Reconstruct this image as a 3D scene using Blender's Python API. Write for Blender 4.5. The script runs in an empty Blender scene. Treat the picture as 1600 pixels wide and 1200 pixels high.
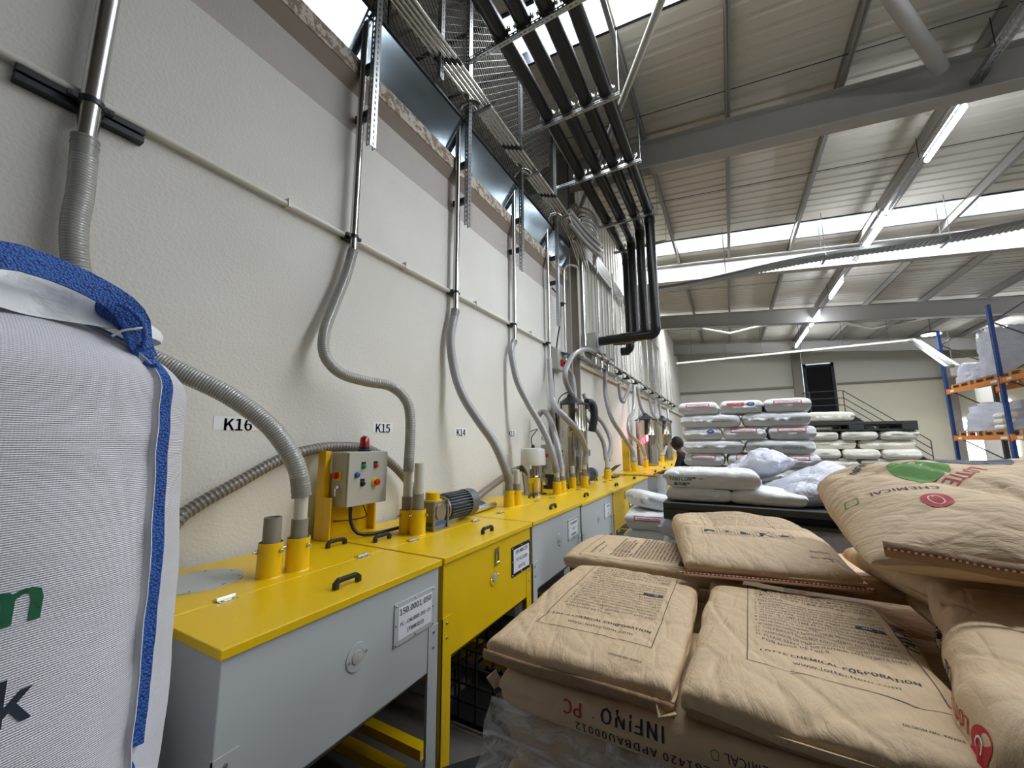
import bpy, bmesh, math, random
from mathutils import Vector, Matrix, noise
from mathutils.bvhtree import BVHTree
import numpy as np
R = math.radians; PI = math.pi
V3 = lambda *a: Vector(a)
sc = bpy.context.scene
COL = sc.collection

# ------------------------------------------------------------------ camera
YAW, PITCH, ROLL, FPX = R(28.78), R(8.3485), R(-.285), 614.2
CAM = Vector((0, 0, 1.7))
def cam_axes():
    cy, sy, cp, sp, cr, sr = math.cos(YAW), math.sin(YAW), math.cos(PITCH), math.sin(PITCH), math.cos(ROLL), math.sin(ROLL)
    F = Vector((-sy*cp, cy*cp, sp)); r = Vector((cy, sy, 0)); u = r.cross(F)
    return r*cr+u*sr, -r*sr+u*cr, F
AR, AU, AF = cam_axes()
cam_d = bpy.data.cameras.new('camera'); cam = bpy.data.objects.new('camera', cam_d); COL.objects.link(cam)
cam_d.sensor_fit = 'HORIZONTAL'; cam_d.sensor_width = 36; cam_d.lens = FPX/1600*36; cam_d.clip_start = .02; cam_d.clip_end = 200
M = Matrix((AR, AU, -AF)).transposed().to_4x4(); M.translation = CAM; cam.matrix_world = M
sc.camera = cam
def at(px, py, ax, val):
    """the point of the plane ax = val that lies in the direction of a pixel of the photograph"""
    d = AR*((px-800)/FPX)+AU*((600-py)/FPX)+AF
    i = 'xyz'.index(ax)
    return CAM+d*((val-CAM[i])/d[i])

# ------------------------------------------------------------------ light
sc.view_settings.view_transform = 'Standard'; sc.view_settings.look = 'None'
sc.view_settings.gamma = 1; sc.view_settings.use_curve_mapping = False
sc.view_settings.exposure = 1.1
sc.cycles.use_denoising = True
sc.cycles.max_bounces = 7; sc.cycles.diffuse_bounces = 4; sc.cycles.glossy_bounces = 4
sc.cycles.transmission_bounces = 4; sc.cycles.transparent_max_bounces = 8
sc.cycles.sample_clamp_indirect = 4
sc.cycles.caustics_reflective = False; sc.cycles.caustics_refractive = False
w = bpy.data.worlds.new('daylight_sky'); sc.world = w; w.use_nodes = True
bg = w.node_tree.nodes['Background']; bg.inputs[0].default_value = (.62, .80, 1, 1); bg.inputs[1].default_value = 1.0
ROOF = lambda x: 6.93-.097*x                      # underside of the roof sheets
SKY_STRIPS = [(3.75, 4.5), (10.75, 11.6), (17.9, 18.7)]
for i, (a, b) in enumerate(SKY_STRIPS):            # daylight coming in through the roof lights
    for (x0, x1) in ((-2.2, 5), (5, 13.5))+(((-9, -2.6),) if i else ()):  # stretches over the neighbouring hall added, unseen, to brighten behind the mesh
        L = bpy.data.lights.new('skylight_and_fill', 'AREA'); L.shape = 'RECTANGLE'; L.size = x1-x0; L.size_y = b-a
        L.energy = 46*(x1-x0)*(b-a); L.color = (.93, .97, 1)
        o = bpy.data.objects.new('skylight_and_fill', L); COL.objects.link(o)
        xc = (x0+x1)/2; o.location = (xc, (a+b)/2, ROOF(xc)+.22); o.rotation_euler = (0, math.atan(.097), 0)

# ------------------------------------------------------------------ materials
def lin(c): return tuple(((v/255)/12.92 if v/255 <= .04045 else ((v/255+.055)/1.055)**2.4) for v in c)+(1,)
MATS = {}
def mat(name, col, rough=.6, metal=0, bump=None, vary=None, emit=None, spec=.5, coat=0, alpha=None, trans=0, sss=0):
    """bump = (scale, strength[, detail]);  vary = (scale, amount) mottles the colour a little"""
    m = bpy.data.materials.new(name); m.use_nodes = True; nt = m.node_tree; b = nt.nodes['Principled BSDF']
    c = lin(col); b.inputs['Base Color'].default_value = c; b.inputs['Roughness'].default_value = rough; b.inputs['Metallic'].default_value = metal
    b.inputs['Specular IOR Level'].default_value = spec; b.inputs['Coat Weight'].default_value = coat
    if trans: b.inputs['Transmission Weight'].default_value = trans
    if alpha is not None: b.inputs['Alpha'].default_value = alpha
    if emit: b.inputs['Emission Color'].default_value = lin(emit[0]); b.inputs['Emission Strength'].default_value = emit[1]
    tc = nt.nodes.new('ShaderNodeTexCoord')
    if bump:
        n = nt.nodes.new('ShaderNodeTexNoise'); n.inputs['Scale'].default_value = bump[0]; n.inputs['Detail'].default_value = bump[2] if len(bump) > 2 else 3
        bp = nt.nodes.new('ShaderNodeBump'); bp.inputs['Strength'].default_value = bump[1]; bp.inputs['Distance'].default_value = .01
        nt.links.new(tc.outputs['Object'], n.inputs['Vector']); nt.links.new(n.outputs[0], bp.inputs['Height']); nt.links.new(bp.outputs[0], b.inputs['Normal'])
    if vary:
        n = nt.nodes.new('ShaderNodeTexNoise'); n.inputs['Scale'].default_value = vary[0]; n.inputs['Detail'].default_value = 5
        mx = nt.nodes.new('ShaderNodeMix'); mx.data_type = 'RGBA'
        k = vary[1]; mx.inputs[6].default_value = tuple(v*(1-k) for v in c[:3])+(1,); mx.inputs[7].default_value = tuple(min(1, v*(1+k)) for v in c[:3])+(1,)
        nt.links.new(tc.outputs['Object'], n.inputs['Vector']); nt.links.new(n.outputs[0], mx.inputs[0]); nt.links.new(mx.outputs[2], b.inputs['Base Color'])
    MATS[name] = m; return m
def nodes(m): return m.node_tree, m.node_tree.nodes, m.node_tree.links, m.node_tree.nodes['Principled BSDF']

mat('yellow_paint', (228, 188, 12), .32, vary=(3, .06), coat=.1)
mat('grey_paint', (182, 187, 188), .38, vary=(2, .05))
mat('cabinet_grey', (176, 176, 170), .45)
mat('dark_void', (18, 18, 18), .9)
mat('black_plastic', (22, 22, 23), .38)
mat('black_pipe', (16, 16, 17), .33)
mat('steel_tube', (205, 205, 203), .24, 1)
mat('stainless', (190, 184, 172), .14, 1)
mat('galvanised', (168, 172, 174), .38, 1, vary=(25, .18))
mat('zinc_screw', (200, 200, 195), .3, 1)
mat('dark_bracket', (58, 60, 64), .45, .7)
mat('chrome', (220, 220, 220), .12, 1)
mat('pvc_grey', (132, 130, 124), .5)
mat('conduit_white', (214, 212, 204), .42)
mat('steel_grey_paint', (172, 170, 166), .55, vary=(2, .06))
mat('purlin_grey', (146, 143, 138), .5, .1)
mat('brace_white', (192, 190, 184), .45)
mat('column_paint', (150, 143, 133), .6, vary=(5, .15))
mat('band_concrete', (184, 178, 174), .8, bump=(60, .25), vary=(7, .05))
mat('soffit_brown', (140, 128, 118), .85, vary=(4, .06))
mat('panel_white', (205, 202, 192), .65, vary=(1.2, .05))
mat('far_panel', (222, 220, 208), .5, vary=(.8, .06))
mat('far_plaster', (242, 235, 212), .85, bump=(40, .15), vary=(2, .05))
mat('door_black', (22, 23, 25), .4)
mat('rail_steel', (92, 92, 92), .4, .6)
mat('floor_concrete', (88, 86, 83), .55, bump=(30, .1), vary=(3, .2))
mat('motor_grey', (92, 98, 104), .42, .2)
mat('cast_alu', (150, 148, 142), .4, .8, vary=(20, .1))
mat('loader_cap', (206, 208, 206), .35)
mat('red_plastic', (186, 26, 30), .35)
mat('beacon_red', (150, 10, 16), .12, spec=.7, coat=.5)
mat('beacon_lit', (255, 60, 70), .3, emit=((255, 40, 60), 5))
mat('green_plastic', (30, 140, 90), .35); mat('blue_plastic', (40, 90, 170), .35); mat('yellow_plastic', (230, 200, 20), .35)
mat('blue_film', (52, 84, 128), .3, bump=(30, .5)); mat('panel_blue', (70, 110, 140), .4)
mat('paper_white', (232, 234, 238), .6); mat('ink_black', (22, 22, 24), .7); mat('sign_white', (226, 230, 236), .35)
mat('rack_blue', (38, 74, 140), .45); mat('rack_orange', (226, 130, 44), .45); mat('wood', (176, 138, 96), .8, vary=(8, .2))
mat('pallet_plastic', (62, 65, 62), .55)
mat('led_tube', (255, 255, 255), .4, emit=((240, 246, 255), 30))
mat('ink_navy', (34, 42, 56), .75); mat('ink_red', (190, 40, 44), .7); mat('ink_green', (76, 138, 36), .7)
mat('ink_slate', (72, 82, 104), .7); mat('ink_dgreen', (26, 96, 66), .7); mat('ink_lblue', (150, 196, 226), .7); mat('ink_blue', (30, 92, 168), .7); mat('ink_pink', (205, 96, 110), .7)
mat('thread_red', (176, 70, 50), .8); mat('thread_white', (236, 226, 206), .8)
mat('mesh_wire', (62, 58, 52), .6, .1)
mat('skin', (120, 82, 62), .55); mat('hair_black', (16, 14, 14), .6); mat('shirt_black', (24, 24, 28), .85); mat('trousers_dark', (40, 44, 56), .85)
mat('tube_clear', (196, 198, 192), .12, spec=.8, vary=(8, .1))
mat('seam_white', (218, 218, 224), .7); mat('hose_wire', (138, 138, 136), .3)
mat('kraft_seam', (176, 132, 96), .75)

# kraft paper with fine creasing
def kraft(name, col):
    m = mat(name, col, .62, vary=(5, .05)); nt, N, K, b = nodes(m)
    tc = N.new('ShaderNodeTexCoord'); mp = N.new('ShaderNodeMapping'); mp.inputs['Scale'].default_value = (1, 2.2, 1)
    n1 = N.new('ShaderNodeTexNoise'); n1.inputs['Scale'].default_value = 9; n1.inputs['Detail'].default_value = 7; n1.inputs['Roughness'].default_value = .6; n1.inputs['Distortion'].default_value = .6
    v = N.new('ShaderNodeTexVoronoi'); v.feature = 'DISTANCE_TO_EDGE'; v.inputs['Scale'].default_value = 9
    rp = N.new('ShaderNodeMapRange'); rp.inputs[1].default_value = 0; rp.inputs[2].default_value = .12
    ma = N.new('ShaderNodeMath'); ma.operation = 'MULTIPLY_ADD'; ma.inputs[1].default_value = .12
    bp = N.new('ShaderNodeBump'); bp.inputs['Strength'].default_value = .48; bp.inputs['Distance'].default_value = .02
    K.new(tc.outputs['Object'], mp.inputs[0]); K.new(mp.outputs[0], n1.inputs['Vector']); K.new(mp.outputs[0], v.inputs['Vector'])
    K.new(v.outputs['Distance'], rp.inputs[0]); K.new(rp.outputs[0], ma.inputs[0]); K.new(n1.outputs[0], ma.inputs[2]); K.new(ma.outputs[0], bp.inputs['Height']); K.new(bp.outputs[0], b.inputs['Normal'])
    return m
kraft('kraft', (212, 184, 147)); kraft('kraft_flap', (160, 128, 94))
# white woven / plastic sacks
def sack(name, col, rough, sc_, st):
    m = mat(name, col, rough, vary=(4, .04)); nt, N, K, b = nodes(m)
    tc = N.new('ShaderNodeTexCoord'); n1 = N.new('ShaderNodeTexNoise'); n1.inputs['Scale'].default_value = sc_; n1.inputs['Detail'].default_value = 6; n1.inputs['Distortion'].default_value = 1.2
    bp = N.new('ShaderNodeBump'); bp.inputs['Strength'].default_value = st; bp.inputs['Distance'].default_value = .02
    K.new(tc.outputs['Object'], n1.inputs['Vector']); K.new(n1.outputs[0], bp.inputs['Height']); K.new(bp.outputs[0], b.inputs['Normal']); return m
sack('sack_white', (236, 238, 240), .38, 10, .5); sack('sack_cream', (240, 236, 224), .5, 10, .4); sack('film_white', (206, 208, 222), .22, 12, .9)
# woven cloth of the bulk bag: fine crosswise ribs
m = mat('woven_white', (224, 224, 232), .6); nt, N, K, b = nodes(m)
tc = N.new('ShaderNodeTexCoord')
wz = N.new('ShaderNodeTexWave'); wz.bands_direction = 'Z'; wz.inputs['Scale'].default_value = 95; wz.inputs['Distortion'].default_value = 1.2; wz.inputs['Detail'].default_value = 1; wz.inputs['Detail Scale'].default_value = .3
wx = N.new('ShaderNodeTexWave'); wx.bands_direction = 'Y'; wx.inputs['Scale'].default_value = 80; wx.inputs['Distortion'].default_value = .8
n1 = N.new('ShaderNodeTexNoise'); n1.inputs['Scale'].default_value = 5; n1.inputs['Detail'].default_value = 4
mp = N.new('ShaderNodeMapping'); mp.inputs['Scale'].default_value = (1, 1, 7)
ad = N.new('ShaderNodeMath'); ad.operation = 'MULTIPLY_ADD'; ad.inputs[1].default_value = .22
ad2 = N.new('ShaderNodeMath'); ad2.operation = 'MULTIPLY_ADD'; ad2.inputs[1].default_value = 2.2
bp = N.new('ShaderNodeBump'); bp.inputs['Strength'].default_value = .55; bp.inputs['Distance'].default_value = .0035
for t in (wz, wx): K.new(tc.outputs['Object'], t.inputs['Vector'])
K.new(tc.outputs['Object'], mp.inputs[0]); K.new(mp.outputs[0], n1.inputs['Vector'])
K.new(wx.outputs['Fac'], ad.inputs[0]); K.new(wz.outputs['Fac'], ad.inputs[2]); K.new(n1.outputs[0], ad2.inputs[0]); K.new(ad.outputs[0], ad2.inputs[2]); K.new(ad2.outputs[0], bp.inputs['Height']); K.new(bp.outputs[0], b.inputs['Normal'])
mx = N.new('ShaderNodeMix'); mx.data_type = 'RGBA'; mx.inputs[6].default_value = lin((208, 208, 218)); mx.inputs[7].default_value = lin((232, 232, 238)); K.new(wz.outputs['Fac'], mx.inputs[0]); K.new(mx.outputs[2], b.inputs['Base Color'])
# blue webbing
m = mat('blue_webbing', (32, 82, 168), .6); nt, N, K, b = nodes(m)
tc = N.new('ShaderNodeTexCoord'); ck = N.new('ShaderNodeTexVoronoi'); ck.inputs['Scale'].default_value = 260
mx = N.new('ShaderNodeMix'); mx.data_type = 'RGBA'; mx.inputs[6].default_value = lin((64, 120, 206)); mx.inputs[7].default_value = lin((16, 52, 128))
bp = N.new('ShaderNodeBump'); bp.inputs['Strength'].default_value = .7; bp.inputs['Distance'].default_value = .004
K.new(tc.outputs['Object'], ck.inputs['Vector']); K.new(ck.outputs['Distance'], mx.inputs[0]); K.new(mx.outputs[2], b.inputs['Base Color']); K.new(ck.outputs['Distance'], bp.inputs['Height']); K.new(bp.outputs[0], b.inputs['Normal'])
# ribbed hoses: darker wire helix along the hose
def hose_mat(name, c1, c2, pitch, rough, frac=.35):
    m = mat(name, c1, rough, spec=.6, coat=.3); nt, N, K, b = nodes(m)
    a = N.new('ShaderNodeAttribute'); a.attribute_name = 'along'
    mu = N.new('ShaderNodeMath'); mu.operation = 'MULTIPLY'; mu.inputs[1].default_value = 1/pitch
    fr = N.new('ShaderNodeMath'); fr.operation = 'FRACT'; lt = N.new('ShaderNodeMath'); lt.operation = 'LESS_THAN'; lt.inputs[1].default_value = frac
    mx = N.new('ShaderNodeMix'); mx.data_type = 'RGBA'; mx.inputs[6].default_value = lin(c1); mx.inputs[7].default_value = lin(c2)
    K.new(a.outputs['Fac'], mu.inputs[0]); K.new(mu.outputs[0], fr.inputs[0]); K.new(fr.outputs[0], lt.inputs[0]); K.new(lt.outputs[0], mx.inputs[0]); K.new(mx.outputs[2], b.inputs['Base Color'])
hose_mat('hose_clear', (168, 168, 164), (132, 132, 130), .012, .22)
hose_mat('hose_far', (158, 158, 162), (142, 142, 146), .02, .28)
hose_mat('hose_dark', (128, 122, 112), (86, 82, 76), .024, .45, .45)
hose_mat('hose_black', (96, 94, 92), (34, 34, 34), .026, .4, .5)
# plaster with fine grain, dirt specks and faint marks
m = mat('plaster', (203, 200, 193), .9); nt, N, K, b = nodes(m)
tc = N.new('ShaderNodeTexCoord'); n1 = N.new('ShaderNodeTexNoise'); n1.inputs['Scale'].default_value = 55; n1.inputs['Detail'].default_value = 5
n2 = N.new('ShaderNodeTexNoise'); n2.inputs['Scale'].default_value = 1.6; n2.inputs['Detail'].default_value = 4
n3 = N.new('ShaderNodeTexNoise'); n3.inputs['Scale'].default_value = 9; n3.inputs['Detail'].default_value = 6; n3.inputs['Roughness'].default_value = .8
r3 = N.new('ShaderNodeMapRange'); r3.inputs[1].default_value = .69; r3.inputs[2].default_value = .73
bp = N.new('ShaderNodeBump'); bp.inputs['Strength'].default_value = .5; bp.inputs['Distance'].default_value = .006
mx = N.new('ShaderNodeMix'); mx.data_type = 'RGBA'; mx.inputs[6].default_value = lin((212, 209, 203)); mx.inputs[7].default_value = lin((228, 227, 222))
m2 = N.new('ShaderNodeMix'); m2.data_type = 'RGBA'; m2.inputs[7].default_value = lin((92, 88, 84))
for t in (n1, n2, n3): K.new(tc.outputs['Object'], t.inputs['Vector'])
K.new(n1.outputs[0], bp.inputs['Height']); K.new(bp.outputs[0], b.inputs['Normal']); K.new(n2.outputs[0], mx.inputs[0]); K.new(mx.outputs[2], m2.inputs[6]); K.new(n3.outputs[0], r3.inputs[0]); K.new(r3.outputs[0], m2.inputs[0]); K.new(m2.outputs[2], b.inputs['Base Color'])
# flaking lip
m = mat('flaky_paint', (170, 160, 150), .85); nt, N, K, b = nodes(m)
tc = N.new('ShaderNodeTexCoord'); n1 = N.new('ShaderNodeTexNoise'); n1.inputs['Scale'].default_value = 14; n1.inputs['Detail'].default_value = 8; n1.inputs['Roughness'].default_value = .7
r1 = N.new('ShaderNodeMapRange'); r1.inputs[1].default_value = .47; r1.inputs[2].default_value = .53
mx = N.new('ShaderNodeMix'); mx.data_type = 'RGBA'; mx.inputs[6].default_value = lin((196, 188, 176)); mx.inputs[7].default_value = lin((138, 122, 106))
bp = N.new('ShaderNodeBump'); bp.inputs['Strength'].default_value = .6
K.new(tc.outputs['Object'], n1.inputs['Vector']); K.new(n1.outputs[0], r1.inputs[0]); K.new(r1.outputs[0], mx.inputs[0]); K.new(mx.outputs[2], b.inputs['Base Color']); K.new(r1.outputs[0], bp.inputs['Height']); K.new(bp.outputs[0], b.inputs['Normal'])
# glossy sheet along the top of the wall
m = mat('glossy_sheet', (142, 156, 166), .13, .9, bump=(1.6, .12, 1)); 
# roof sheet underside
mat('roof_sheet', (208, 203, 193), .42, vary=(1.5, .05))
# translucent stretch film
m = mat('stretch_film', (232, 232, 232), .12, spec=.9); nt, N, K, b = nodes(m)
tc = N.new('ShaderNodeTexCoord'); mp = N.new('ShaderNodeMapping'); mp.inputs['Scale'].default_value = (1, 1, 3.5); n1 = N.new('ShaderNodeTexNoise'); n1.inputs['Scale'].default_value = 7; n1.inputs['Detail'].default_value = 8; n1.inputs['Distortion'].default_value = 2.2
r1 = N.new('ShaderNodeMapRange'); r1.inputs[1].default_value = .42; r1.inputs[2].default_value = .72; r1.inputs[3].default_value = .25; r1.inputs[4].default_value = .9
bp = N.new('ShaderNodeBump'); bp.inputs['Strength'].default_value = .9; bp.inputs['Distance'].default_value = .03
K.new(tc.outputs['Object'], mp.inputs[0]); K.new(mp.outputs[0], n1.inputs['Vector']); K.new(n1.outputs[0], r1.inputs[0]); K.new(r1.outputs[0], b.inputs['Alpha']); K.new(n1.outputs[0], bp.inputs['Height']); K.new(bp.outputs[0], b.inputs['Normal'])

# ------------------------------------------------------------------ mesh helpers
class G:
    def __init__(s): s.v = []; s.f = []; s.a = []; s.m = []; s.mi = 0
    def add(s, vs, fs, al=None):
        n = len(s.v); s.v += [tuple(v) for v in vs]; s.f += [tuple(i+n for i in f) for f in fs]
        s.a += list(al) if al is not None else [0]*len(vs); s.m += [s.mi]*len(fs); return s
    def box(s, lo, hi, rot=None, piv=None):
        (x0, y0, z0), (x1, y1, z1) = lo, hi
        vs = [Vector(p) for p in ((x0,y0,z0),(x1,y0,z0),(x1,y1,z0),(x0,y1,z0),(x0,y0,z1),(x1,y0,z1),(x1,y1,z1),(x0,y1,z1))]
        if rot is not None:
            c = Vector(piv) if piv is not None else (Vector(lo)+Vector(hi))/2
            vs = [c+rot@(v-c) for v in vs]
        return s.add(vs, [(0,3,2,1),(4,5,6,7),(0,1,5,4),(1,2,6,5),(2,3,7,6),(3,0,4,7)])
    def bar(s, p0, p1, wx, wy, up=(0,0,1)):
        """box beam from p0 to p1: wx across, wy along 'up'"""
        p0, p1 = Vector(p0), Vector(p1); d = (p1-p0).normalized(); u = Vector(up); r = d.cross(u)
        if r.length < 1e-4: r = Vector((1,0,0)) if abs(d.x) < .9 else Vector((0,1,0))
        r.normalize(); u = r.cross(d).normalized()
        vs = [p+r*a*wx/2+u*b*wy/2 for p in (p0, p1) for a, b in ((-1,-1),(1,-1),(1,1),(-1,1))]
        return s.add(vs, [(0,1,2,3),(7,6,5,4),(0,4,5,1),(1,5,6,2),(2,6,7,3),(3,7,4,0)])
    def tube(s, pts, r, seg=12, cap=True, rib=None, rf=None, spacing=None, wid=None):
        """round (or flat, wid=(w,t)) section swept along a path; rib=(pitch, amp); rf(t)->radius factor"""
        pts = [Vector(p) for p in pts]
        if spacing: pts = smooth_path(pts, spacing)
        n = len(pts); T = [(pts[min(i+1, n-1)]-pts[max(i-1, 0)]).normalized() for i in range(n)]
        ref = Vector((0,0,1)) if abs(T[0].z) < .9 else Vector((1,0,0)); u = T[0].cross(ref).normalized(); L = 0; vs = []; al = []
        for i in range(n):
            if i:
                L += (pts[i]-pts[i-1]).length
                ax = T[i-1].cross(T[i])
                if ax.length > 1e-7: u = Matrix.Rotation(T[i-1].angle(T[i]), 3, ax)@u
            u = (u-T[i]*u.dot(T[i])).normalized(); w_ = T[i].cross(u)
            rr = r*(rf(i/(n-1)) if rf else 1)
            if rib: rr += rib[1]*math.sin(2*PI*L/rib[0])
            for k in range(seg):
                a = 2*PI*k/seg; vs.append(pts[i]+(u*math.cos(a)+w_*math.sin(a))*rr); al.append(L)
        fs = [(i*seg+k, i*seg+(k+1) % seg, (i+1)*seg+(k+1) % seg, (i+1)*seg+k) for i in range(n-1) for k in range(seg)]
        if cap: fs += [tuple(range(seg))[::-1], tuple((n-1)*seg+k for k in range(seg))]
        return s.add(vs, fs, al)
    def cyl(s, p0, p1, r, seg=20, r2=None, cap=True):
        return s.tube([p0, p1], r, seg, cap, rf=(lambda t: 1+(r2/r-1)*t) if r2 is not None else None)
    def lathe(s, o, ax, prof, seg=28):
        """prof: list of (distance along axis, radius)"""
        o, ax = Vector(o), Vector(ax).normalized(); ref = Vector((0,0,1)) if abs(ax.z) < .9 else Vector((1,0,0)); u = ax.cross(ref).normalized(); w_ = ax.cross(u)
        vs = [o+ax*h+(u*math.cos(2*PI*k/seg)+w_*math.sin(2*PI*k/seg))*max(r, 1e-4) for h, r in prof for k in range(seg)]
        n = len(prof); fs = [(i*seg+k, i*seg+(k+1) % seg, (i+1)*seg+(k+1) % seg, (i+1)*seg+k) for i in range(n-1) for k in range(seg)]
        fs += [tuple(range(seg))[::-1], tuple((n-1)*seg+k for k in range(seg))]
        return s.add(vs, fs)
    def prism(s, poly, o, U, W, N_, t):
        """2D outline extruded by t along N_"""
        o, U, W, N_ = Vector(o), Vector(U), Vector(W), Vector(N_); n = len(poly)
        vs = [o+U*a+W*b for a, b in poly]+[o+U*a+W*b+N_*t for a, b in poly]
        return s.add(vs, [tuple(range(n))[::-1], tuple(range(n, 2*n))]+[(i, (i+1) % n, n+(i+1) % n, n+i) for i in range(n)])
    def grid(s, fn, nu, nv):
        vs = [fn(i/(nu-1), j/(nv-1)) for j in range(nv) for i in range(nu)]
        return s.add(vs, [(j*nu+i, j*nu+i+1, (j+1)*nu+i+1, (j+1)*nu+i) for j in range(nv-1) for i in range(nu-1)])
    def slotted(s, o, U, W, L, wd, pitch=.05, sl=.028, sw=.012, rows=1):
        """flat strip length L along U, width wd along W, with a row of slots cut out"""
        o, U, W = Vector(o), Vector(U), Vector(W); n = int(L/pitch)
        for i in range(n):
            a = i*pitch; m0 = (pitch-sl)/2
            def q(x0, x1, y0, y1): s.add([o+U*x0+W*y0, o+U*x1+W*y0, o+U*x1+W*y1, o+U*x0+W*y1], [(0,1,2,3)])
            q(a, a+m0, 0, wd); q(a+m0+sl, a+pitch, 0, wd); ys = [0]
            for k in range(rows):
                c = wd*(k+1)/(rows+1) if rows > 1 else wd/2; ys += [c-sw/2, c+sw/2]
            ys.append(wd)
            for k in range(0, len(ys), 2): q(a+m0, a+m0+sl, ys[k], ys[k+1])
        return s
    def build(s, name, mats, parent=None, smooth=False, solid=0, bevel=0, at_=None, label=None):
        me = bpy.data.meshes.new(name); me.from_pydata(s.v, [], s.f)
        for m_ in ([mats] if isinstance(mats, str) else mats): me.materials.append(MATS[m_])
        if any(s.m): me.polygons.foreach_set('material_index', s.m)
        if any(s.a): me.attributes.new('along', 'FLOAT', 'POINT').data.foreach_set('value', s.a)
        bm = bmesh.new(); bm.from_mesh(me); bmesh.ops.recalc_face_normals(bm, faces=bm.faces) if not solid else None; bm.to_mesh(me); bm.free()
        if smooth:
            me.shade_smooth(); me.set_sharp_from_angle(angle=R(smooth if smooth is not True else 40))
        o = bpy.data.objects.new(name, me); COL.objects.link(o)
        if parent is not None:
            o.parent = parent; me.transform(Matrix.Translation(-wpos(parent)))
        elif at_ is not None:
            me.transform(Matrix.Translation(-Vector(at_))); o.location = at_
        if solid: md = o.modifiers.new('thickness', 'SOLIDIFY'); md.thickness = solid; md.offset = 0
        if bevel: md = o.modifiers.new('bevel', 'BEVEL'); md.width = bevel; md.segments = 2; md.limit_method = 'ANGLE'
        if label: o['label'] = label
        return o
def wpos(o):
    p = Vector((0,0,0))
    while o: p += o.location; o = o.parent
    return p
def smooth_path(p, sp):
    P = [p[0]*2-p[1]]+list(p)+[p[-1]*2-p[-2]]; out = []
    for i in range(1, len(P)-2):
        n = max(2, int((P[i+1]-P[i]).length/sp))
        for k in range(n):
            t = k/n; a, b_, c, d = P[i-1], P[i], P[i+1], P[i+2]
            out.append(.5*((2*b_)+(c-a)*t+(2*a-5*b_+4*c-d)*t*t+(3*b_-a-3*c+d)*t**3))
    out.append(P[-2]); return out
def thing(name, label, cat, loc=(0,0,0), group=None):
    o = bpy.data.objects.new(name, None); COL.objects.link(o); o.location = loc; o.empty_display_size = .1
    return tag(o, label, cat, group)
def tag(o, label, cat, group=None, kind=None):
    o['label'] = label; o['category'] = cat
    if group: o['group'] = group
    if kind: o['kind'] = kind
    return o
def struct(g, name, m_, **k):
    o = g.build(name, m_, **k); o['kind'] = 'structure'; return o
def copy_thing(src, loc=None, rot=None, label=None, group=None):
    r = src.copy(); COL.objects.link(r)
    if loc is not None: r.location = loc
    if rot is not None: r.rotation_euler = rot
    if label: r['label'] = label
    if group: r['group'] = group
    for ch in list(src.children):
        c = ch.copy(); COL.objects.link(c); c.parent = r
        for g_ in list(ch.children):
            d = g_.copy(); COL.objects.link(d); d.parent = c
    return r
# lettering -> flat triangles, in the sans that ships with Blender
import os
try: SANS = bpy.data.fonts.load(os.path.join(bpy.utils.system_resource('DATAFILES'), 'fonts', 'Noto Sans CJK Regular.woff2'))
except Exception: SANS = None
def _cap():
    cu = bpy.data.curves.new('lettering', 'FONT'); cu.body = 'H'
    if SANS: cu.font = SANS
    o = bpy.data.objects.new('lettering', cu); COL.objects.link(o); h = o.dimensions.y
    bpy.context.view_layer.update(); h = o.dimensions.y; bpy.data.objects.remove(o); bpy.data.curves.remove(cu); return h
FSC = .70/max(.2, _cap())                          # letters of every font get the same height
_TX = {}
def letters(s, size, bold=0, align='LEFT', space=1.0, res=2):
    key = (s, size, bold, align, space)
    if key in _TX: return _TX[key]
    cu = bpy.data.curves.new('lettering', 'FONT'); cu.body = s; cu.size = size*FSC
    if SANS: cu.font = SANS
    cu.align_x = align; cu.align_y = 'CENTER'
    cu.space_character = space; cu.resolution_u = res
    o = bpy.data.objects.new('lettering', cu); COL.objects.link(o); dg = bpy.context.evaluated_depsgraph_get()
    me = bpy.data.meshes.new_from_object(o.evaluated_get(dg)); vs = [(v.co.x, v.co.y) for v in me.vertices]; fs = [tuple(p.vertices) for p in me.polygons]
    bpy.data.objects.remove(o); bpy.data.curves.remove(cu); bpy.data.meshes.remove(me)
    if bold >= .018:                                # heavier strokes: the outline repeated a hair to either side
        n = len(vs); d = bold*size*.9
        vs = [(a+k*d, b+abs(k)*d*.4) for k in (0, 1, -1) for a, b in vs]; fs = [tuple(i+m_*n for i in f) for m_ in range(3) for f in fs]
    _TX[key] = (vs, fs); return vs, fs
def flat_text(g, s, o, U, W, size, bold=0, align='CENTER', space=1.0):
    vs, fs = letters(s, size, bold, align, space); o, U, W = Vector(o), Vector(U), Vector(W)
    return g.add([o+U*a+W*b for a, b in vs], fs)
def strip2d(x0, y0, x1, y1, t, step=.02):
    d = Vector((x1-x0, y1-y0)); L = d.length; d.normalize(); n = max(1, int(L/step)); q = Vector((-d.y, d.x))*t/2
    vs = []; 
    for i in range(n+1):
        c = Vector((x0, y0))+d*L*i/n; vs += [tuple(c-q), tuple(c+q)]
    return vs, [(2*i, 2*i+2, 2*i+3, 2*i+1) for i in range(n)]
def ellipse2d(cx, cy, rx, ry, n=28, rot=0):
    pts = [(cx, cy)]
    for k in range(n):
        a = 2*PI*k/n; x, y = rx*math.cos(a), ry*math.sin(a); pts.append((cx+x*math.cos(rot)-y*math.sin(rot), cy+x*math.sin(rot)+y*math.cos(rot)))
    return pts, [(0, 1+k, 1+(k+1) % n) for k in range(n)]
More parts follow.
